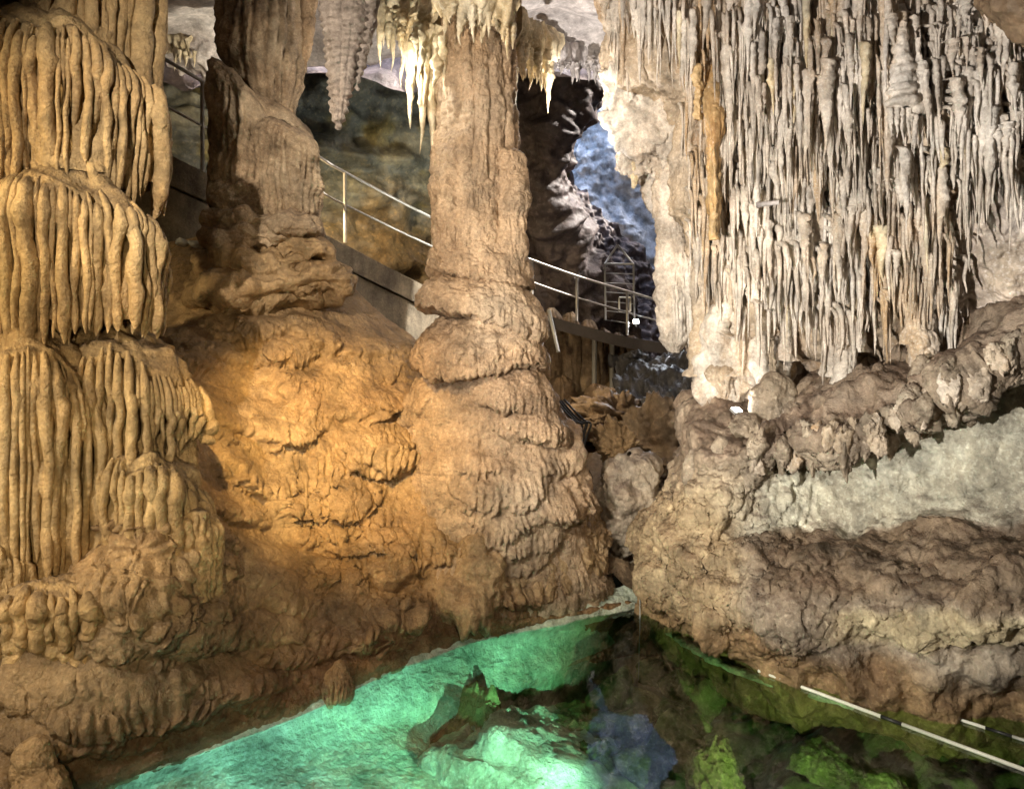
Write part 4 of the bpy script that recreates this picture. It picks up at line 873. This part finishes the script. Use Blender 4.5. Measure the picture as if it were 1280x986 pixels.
br = ramp('footbridge', 'dark steel footbridge deck crossing the passage right of the central column', [(600, 372, 13.4), (665, 389, 13.8), (721, 405, 14.1), (784, 421, 14.4), (852, 431, 14.75)], .2, 1.4, M['deck'], 'bridge',
     [('deck', -.10, 0, -.05, 1.3, M['deck']), ('edge_beam', -.22, -.005, -.12, -.052, M['deck'])])
for px, py, Y, hh in [(667, 398, 13.85, 2.2), (743, 420, 14.25, 2.2), (799, 432, 14.5, 1.3), (843, 438, 14.7, 1.0), (765, 424, 14.8, 2)]:
    a = at(px, py, Y); V, f = tube([a, a - [0, 0, hh]], .07 if px > 780 else .05, seg=10, side=np.array([1., 0, 0])); put('support_post', V, f, M['galv'], br)
a, b = at(686, 388, 13.7), at(698, 440, 13.4); V, f = tube([a, b], .035, seg=8); put('brace', V, f, M['galv'], br)
# gate / stair frame on the scree
gt = thing('gate_frame', 'thin grey metal gate with wire mesh on the slope behind the bridge', 'gate', at(775, 400, 15.6))
def bar(a, b, r, nm, par, mt): V, f = tube([a, b], r, seg=8); return put(nm, V, f, mt, par)
gp = {'a': at(756, 330, 15.6), 'b': at(772, 306, 15.6), 'c': at(792, 330, 15.6), 'd': at(757, 400, 15.6), 'e': at(793, 405, 15.6)}
for s_, e_ in ('ab', 'bc', 'ad', 'ce', 'ac'): bar(gp[s_], gp[e_], .022, 'frame_bar', gt, M['galv'])
for k in range(7):
    t = k / 6; bar(gp['a'] * (1 - t) + gp['d'] * t, gp['c'] * (1 - t) + gp['e'] * t, .008, 'mesh_wire', gt, M['galv'])
for x0, y0, x1, y1 in [(774, 372, 788, 372), (774, 389, 788, 389), (774, 372, 774, 389), (788, 372, 788, 389)]: bar(at(x0, y0, 15.5), at(x1, y1, 15.5), .02, 'sign_frame', gt, M['white'])

# ================================================================== LAMPS IN VIEW
def floodlight(label, p, aim, size, energy, color, spot=110):
    p = np.asarray(p, float); d = Vector(np.asarray(aim) - p).normalized(); t = thing('floodlight', label, 'lamp', p - [0, 0, size * .9])
    rot = d.to_track_quat('Z', 'Y').to_matrix()
    def loc(V): return np.array([list(rot @ Vector(v)) for v in V]) + p
    V, f = boxm((-size * .6, -size * .45, -size * .35), (size * .6, size * .45, 0)); flat(put('housing', loc(V), f, M['galv'], t))
    V, f = boxm((-size * .52, -size * .37, .001), (size * .52, size * .37, size * .06)); flat(put('lens', loc(V), f, M['lens'], t))
    V, f = tube([p - [0, 0, size * .95], p], size * .08, seg=8, side=np.array([1., 0, 0])); put('stand', V, f, M['galv'], t)
    lamp('floodlight_beam', 'SPOT', tuple(p + np.array(d) * size * .15), tuple(aim), energy, color, spot, .7, size * .4); return t
floodlight('small lit white floodlight on the ledge under the drooping bulb', at(921, 512, 7.55), at(990, 380, 7.0), .09, 4, WHITE, 120)
floodlight('small lit lamp beside the gate on the bridge', at(795, 402, 14.9), at(760, 440, 13), .10, 20, (.9, .95, 1), 130)
floodlight('small lit lamp on the last handrail post of the bridge', at(836, 396, 14.6), at(840, 460, 12.5), .12, 40, (.85, .93, 1), 130)
floodlight('small lit lamp low among the black wet rocks', at(833, 466, 13.2), at(870, 500, 12.5), .07, 6, (.9, .95, 1), 130)
# lamps without housings, by the fringes, columns and viewer; the upper path one is added fill
lamp('floodlight_beam_fringe', 'POINT', at(497, 95, 7.75), None, 10, (1, .92, .76), radius=.06)
lamp('floodlight_beam_ceiling', 'SPOT', at(690, 260, 10.0), at(690, 10, 9.2), 90, (1, .93, .86), 150, .8, .06)
lamp('floodlight_beam_lip', 'POINT', at(690, 125, 9.0), None, 9, (1, .92, .8), radius=.05)
lamp('floodlight_beam_shoulder', 'SPOT', at(330, 130, 9.8), at(230, 10, 11), 34, (1, .9, .7), 90, .8, .06)
lamp('floodlight_beam_rear', 'SPOT', at(600, 330, 12.2), at(440, 130, 13.6), 55, (.9, .95, .85), 100, .8, .08)
lamp('floodlight_beam_path', 'SPOT', at(345, 190, 10.6), at(480, 330, 12.6), 170, (1, .75, .42), 120, .8, .08)
lamp('floodlight_beam_passage', 'SPOT', at(655, 430, 10.6), at(750, 480, 13.6), 40, (1, .78, .5), 120, .8, .08)
lamp('added_upper_path_fill', 'SPOT', at(292, 150, 9.9), at(215, 190, 10.6), 40, (1, .8, .55), 120, .8, .06)  # added lamp that lifts the far-left railing out of shadow
lamp('floodlight_beam_front', 'SPOT', (1.6, -1.0, 4.2), at(680, 600, 7.6), 140, (1, .83, .62), 60, .9, .2)
lamp('floodlight_beam_bank', 'SPOT', (-3.9, 2.4, 3.2), at(260, 840, 5.5), 95, (1, .88, .70), 80, .9, .2)

# ================================================================== THINGS IN THE POOL
slab = thing('submerged_slab', 'bright cracked pale slab lying under water near the pool shelf', 'rock', wl(650, 960, -1.2))
def strata_block(c, r, seed, name, mat, parent):
    V, f = boulder(c, r, seed, cuts=10, rough=.10, soft=.1, nu=90, nv=60); V = np.asarray(V); V[..., 2] += .05 * np.sign(np.sin(V[..., 2] * 26 + V[..., 0] * 7 + V[..., 1] * 5)) * .35; V += (.03 * ridge(V * 5, 3))[..., None] * np.array([.3, .3, 1]); return put(name, V.reshape(-1, 3), f, mat, parent)
strata_block(wl(650, 950, -.75), (.62, .55, .36), 31, 'slab_piece', M['shelf'], slab)
strata_block(wl(590, 965, -.85), (.32, .3, .4), 32, 'slab_piece', M['algae'], slab)
strata_block(wl(720, 930, -.8), (.36, .32, .26), 33, 'slab_piece', M['algae'], slab)
strata_block(wl(750, 975, -.8), (.28, .3, .3), 34, 'slab_piece', M['algae'], slab)
sw = [(815, 838, .17), (850, 862, .20), (885, 868, .24), (800, 880, .20), (838, 895, .17), (866, 905, .15), (905, 842, .26), (790, 912, .18), (845, 930, .22), (875, 820, .2), (830, 810, .18), (812, 958, .22), (770, 868, .2), (935, 855, .2)]
desc = ['highest', 'squarish', 'large flat', 'small', 'pointed', 'tiny', 'broad leaf-shaped', 'rounded', 'wide', 'dim', 'tall', 'low', 'blunt', 'long']
wh = ['nearest the dark cleft', 'in the middle of the rubble', 'beside the ledge foot', 'next to the blue reflection', 'at the heart of the rubble', 'wedged between two larger ones', 'against the ledge waterline', 'just under the blue reflection', 'beside the round algae rock', 'below the ledge nose', 'under the thin hanging wire', 'in front of the slab', 'left of the rubble', 'where the striped pole starts']
for i, (px, py, r) in enumerate(sw):
    put_boulder('sunken_rock', f'{desc[i]} green sunken rock {wh[i]}', 'rock', wl(px, py, -.55 - .02 * (i % 4)), (r, r * .9, r * .8), 200 + i, M['algae'], 'sunken rocks in the pool', rough=.10, soft=.15)
cr = thing('algae_rock', 'round yellow-green algae-crusted rock at the bottom edge of the pool', 'rock', wl(893, 985, -.6))
V, f = boulder(wl(893, 975, -.35), (.24, .24, .26), 61, cuts=30, nu=100, nv=70, rough=.08); V = np.asarray(V); n_ = V - wl(893, 975, -.35); V = V + n_ * (.10 * ridge(V * 13, 2) + .06 * fbm(V * 30, 2))[..., None]
put('crust', V.reshape(-1, 3), f, M['algae'], cr)
for i, (px, py, r, lb) in enumerate([(1030, 955, .22, 'pale yellow-green cauliflower-like crust on the pool bed before the striped pole'), (1110, 985, .2, 'dim yellow-green crust at the bottom edge below the striped pole'), (1200, 975, .16, 'faint green crust under the near end of the striped pole')]):
    c = wl(px, py, -.5); V, f = boulder(c, (r, r, r * .6), 70 + i, cuts=30, nu=80, nv=54, rough=.1); V = np.asarray(V); V = V + (V - c) * (.18 * ridge(V * 9, 2) + .08 * fbm(V * 25, 2))[..., None]
    o = put('algae_crust', V.reshape(-1, 3) - c, f, M['algae']); o.location = tuple(c); tag(o, lb, 'rock', 'algae crusts on the pool bed')
# striped poles floating along the ledge
def pole(label, a, b, r, bands):
    a, b = np.array(a), np.array(b); t = thing('striped_pole', label, 'pole', (a + b) / 2); L_ = b - a
    ts = sorted({0., 1.} | {x for q in bands for x in q})
    for t0, t1 in zip(ts[:-1], ts[1:]):
        blk = any(abs(t0 - q[0]) < 1e-6 for q in bands)
        V, f = tube([a + L_ * t0, a + L_ * t1], r, seg=12, side=np.array([0, 0, 1.])); put('black_band' if blk else 'white_length', V, f, M['black' if blk else 'white'], t)
pole('long white pole with black band floating from ledge foot to the frame corner', wl(948, 838, .012), wl(1330, 980, .012), .014, [(.47, .54)])
pole('shorter white pole with black band close under the ledge at far right', wl(1172, 890, .012), wl(1340, 944, .012), .012, [(.38, .58)])
# wire dropping into the cleft
V, f = tube([at(800, 700, 7.7), wl(800, 772, .0) * 1.0, wl(798, 850, -.6)], .006, seg=6, side=np.array([1., 0, 0])); o = put('hanging_wire', V - at(800, 700, 7.7), f, M['galv']); o.location = tuple(at(800, 700, 7.7)); tag(o, 'thin wire hanging straight into the pool at the dark cleft', 'wire')
# rim of calcite along the ledge waterline
rimp = crom(np.array([wl(832, 775, .0), wl(860, 795, .0), wl(900, 818, .0), wl(945, 836, .0), wl(1000, 852, 0), wl(1075, 872, 0)]), 80)
V, f = tube(rimp + [0, -.03, -.06], .06 + .03 * n1(lin(0, 12, 80), 3), .03, 12, lump=.5); o = put('calcite_rim', V - rimp[0], f, M['shelf']); o.location = tuple(rimp[0]); tag(o, 'thin pale calcite rim at the waterline of the ledge foot', 'rimstone')
# stub at the bottom left corner
st = thing('stub_stalagmite', 'short wet brown stalagmite stub in the bottom left corner', 'stalagmite', at(52, 985, 4.4))
swell(45, 922, 985, 24, 4.4, 150, st, M['slope'], 6, .9, 'stub', .02); swell(55, 955, 1020, 38, 4.38, 151, st, M['slope'], 8, .9, 'foot', .02)
# pale rubble on the path
for i, (px, py, lb) in enumerate([(228, 303, 'flat white rubble stone by the pillar foot, farther left'), (246, 306, 'flat white rubble stone against the pillar foot'), (218, 345, 'pale bluish rubble stone right of the tiered column'), (236, 352, 'pale bluish rubble stone lowest on the slope top')]):
    put_boulder('rubble_stone', lb, 'rock', at(px, py, 8.6), (.10, .1, .045), 300 + i, M['gravel'], 'pale rubble stones', nu=28, nv=18)

# floodlights standing in the pool below the frame make the water glow; added plates stop upward spill
def pool_lamp(label, p, aim, energy, color, size):
    p = np.asarray(p, float); t = thing('pool_floodlight', label, 'lamp', p - [0, 0, .25])
    d = np.asarray(aim, float) - p; d[2] = 0; d /= np.linalg.norm(d); sd_ = np.array([-d[1], d[0], 0.])
    def slab_(x0, x1, hw_, z0, z1):
        V, f = boxm((x0, -hw_, z0), (x1, hw_, z1)); return np.array([p + d * v[0] + sd_ * v[1] + [0, 0, v[2]] for v in V]), f
    V, f = slab_(-.10, .34, .5, .022, .028); flat(put('spill_blocker', V, f, M['galv'], t))  # unseen plate added over the beam to block light leaving the water
    V, f = slab_(-.12, -.05, .08, -.06, .02); flat(put('housing', V, f, M['galv'], t))
    V, f = tube([p - [0, 0, .3], p - d * .08], .015, seg=8, side=np.array([1., 0, 0])); put('stand', V, f, M['galv'], t)
    lamp('pool_floodlight_beam', 'SPOT', tuple(p), tuple(aim), energy, color, size, .8, .012)
pool_lamp('pool floodlight with added spill plate aimed along the shallow shelf', (-.95, 4.0, -.05), wl(300, 945, -.25), 44, (.46, .97, .92), 140)
pool_lamp('pool floodlight with added spill plate aimed at the far shelf', (.75, 4.1, -.05), wl(540, 855, -.22), 110, (.55, 1, .80), 70)
pool_lamp('pool floodlight with added spill plate aimed at the pale slab', (.2, 4.2, -.07), wl(650, 950, -.8), 5, (1, .96, .50), 60)
pool_lamp('pool floodlight with added spill plate aimed at the algae bed', (1.7, 4.1, -.07), wl(1000, 920, -.7), 30, (.95, 1, .45), 110)
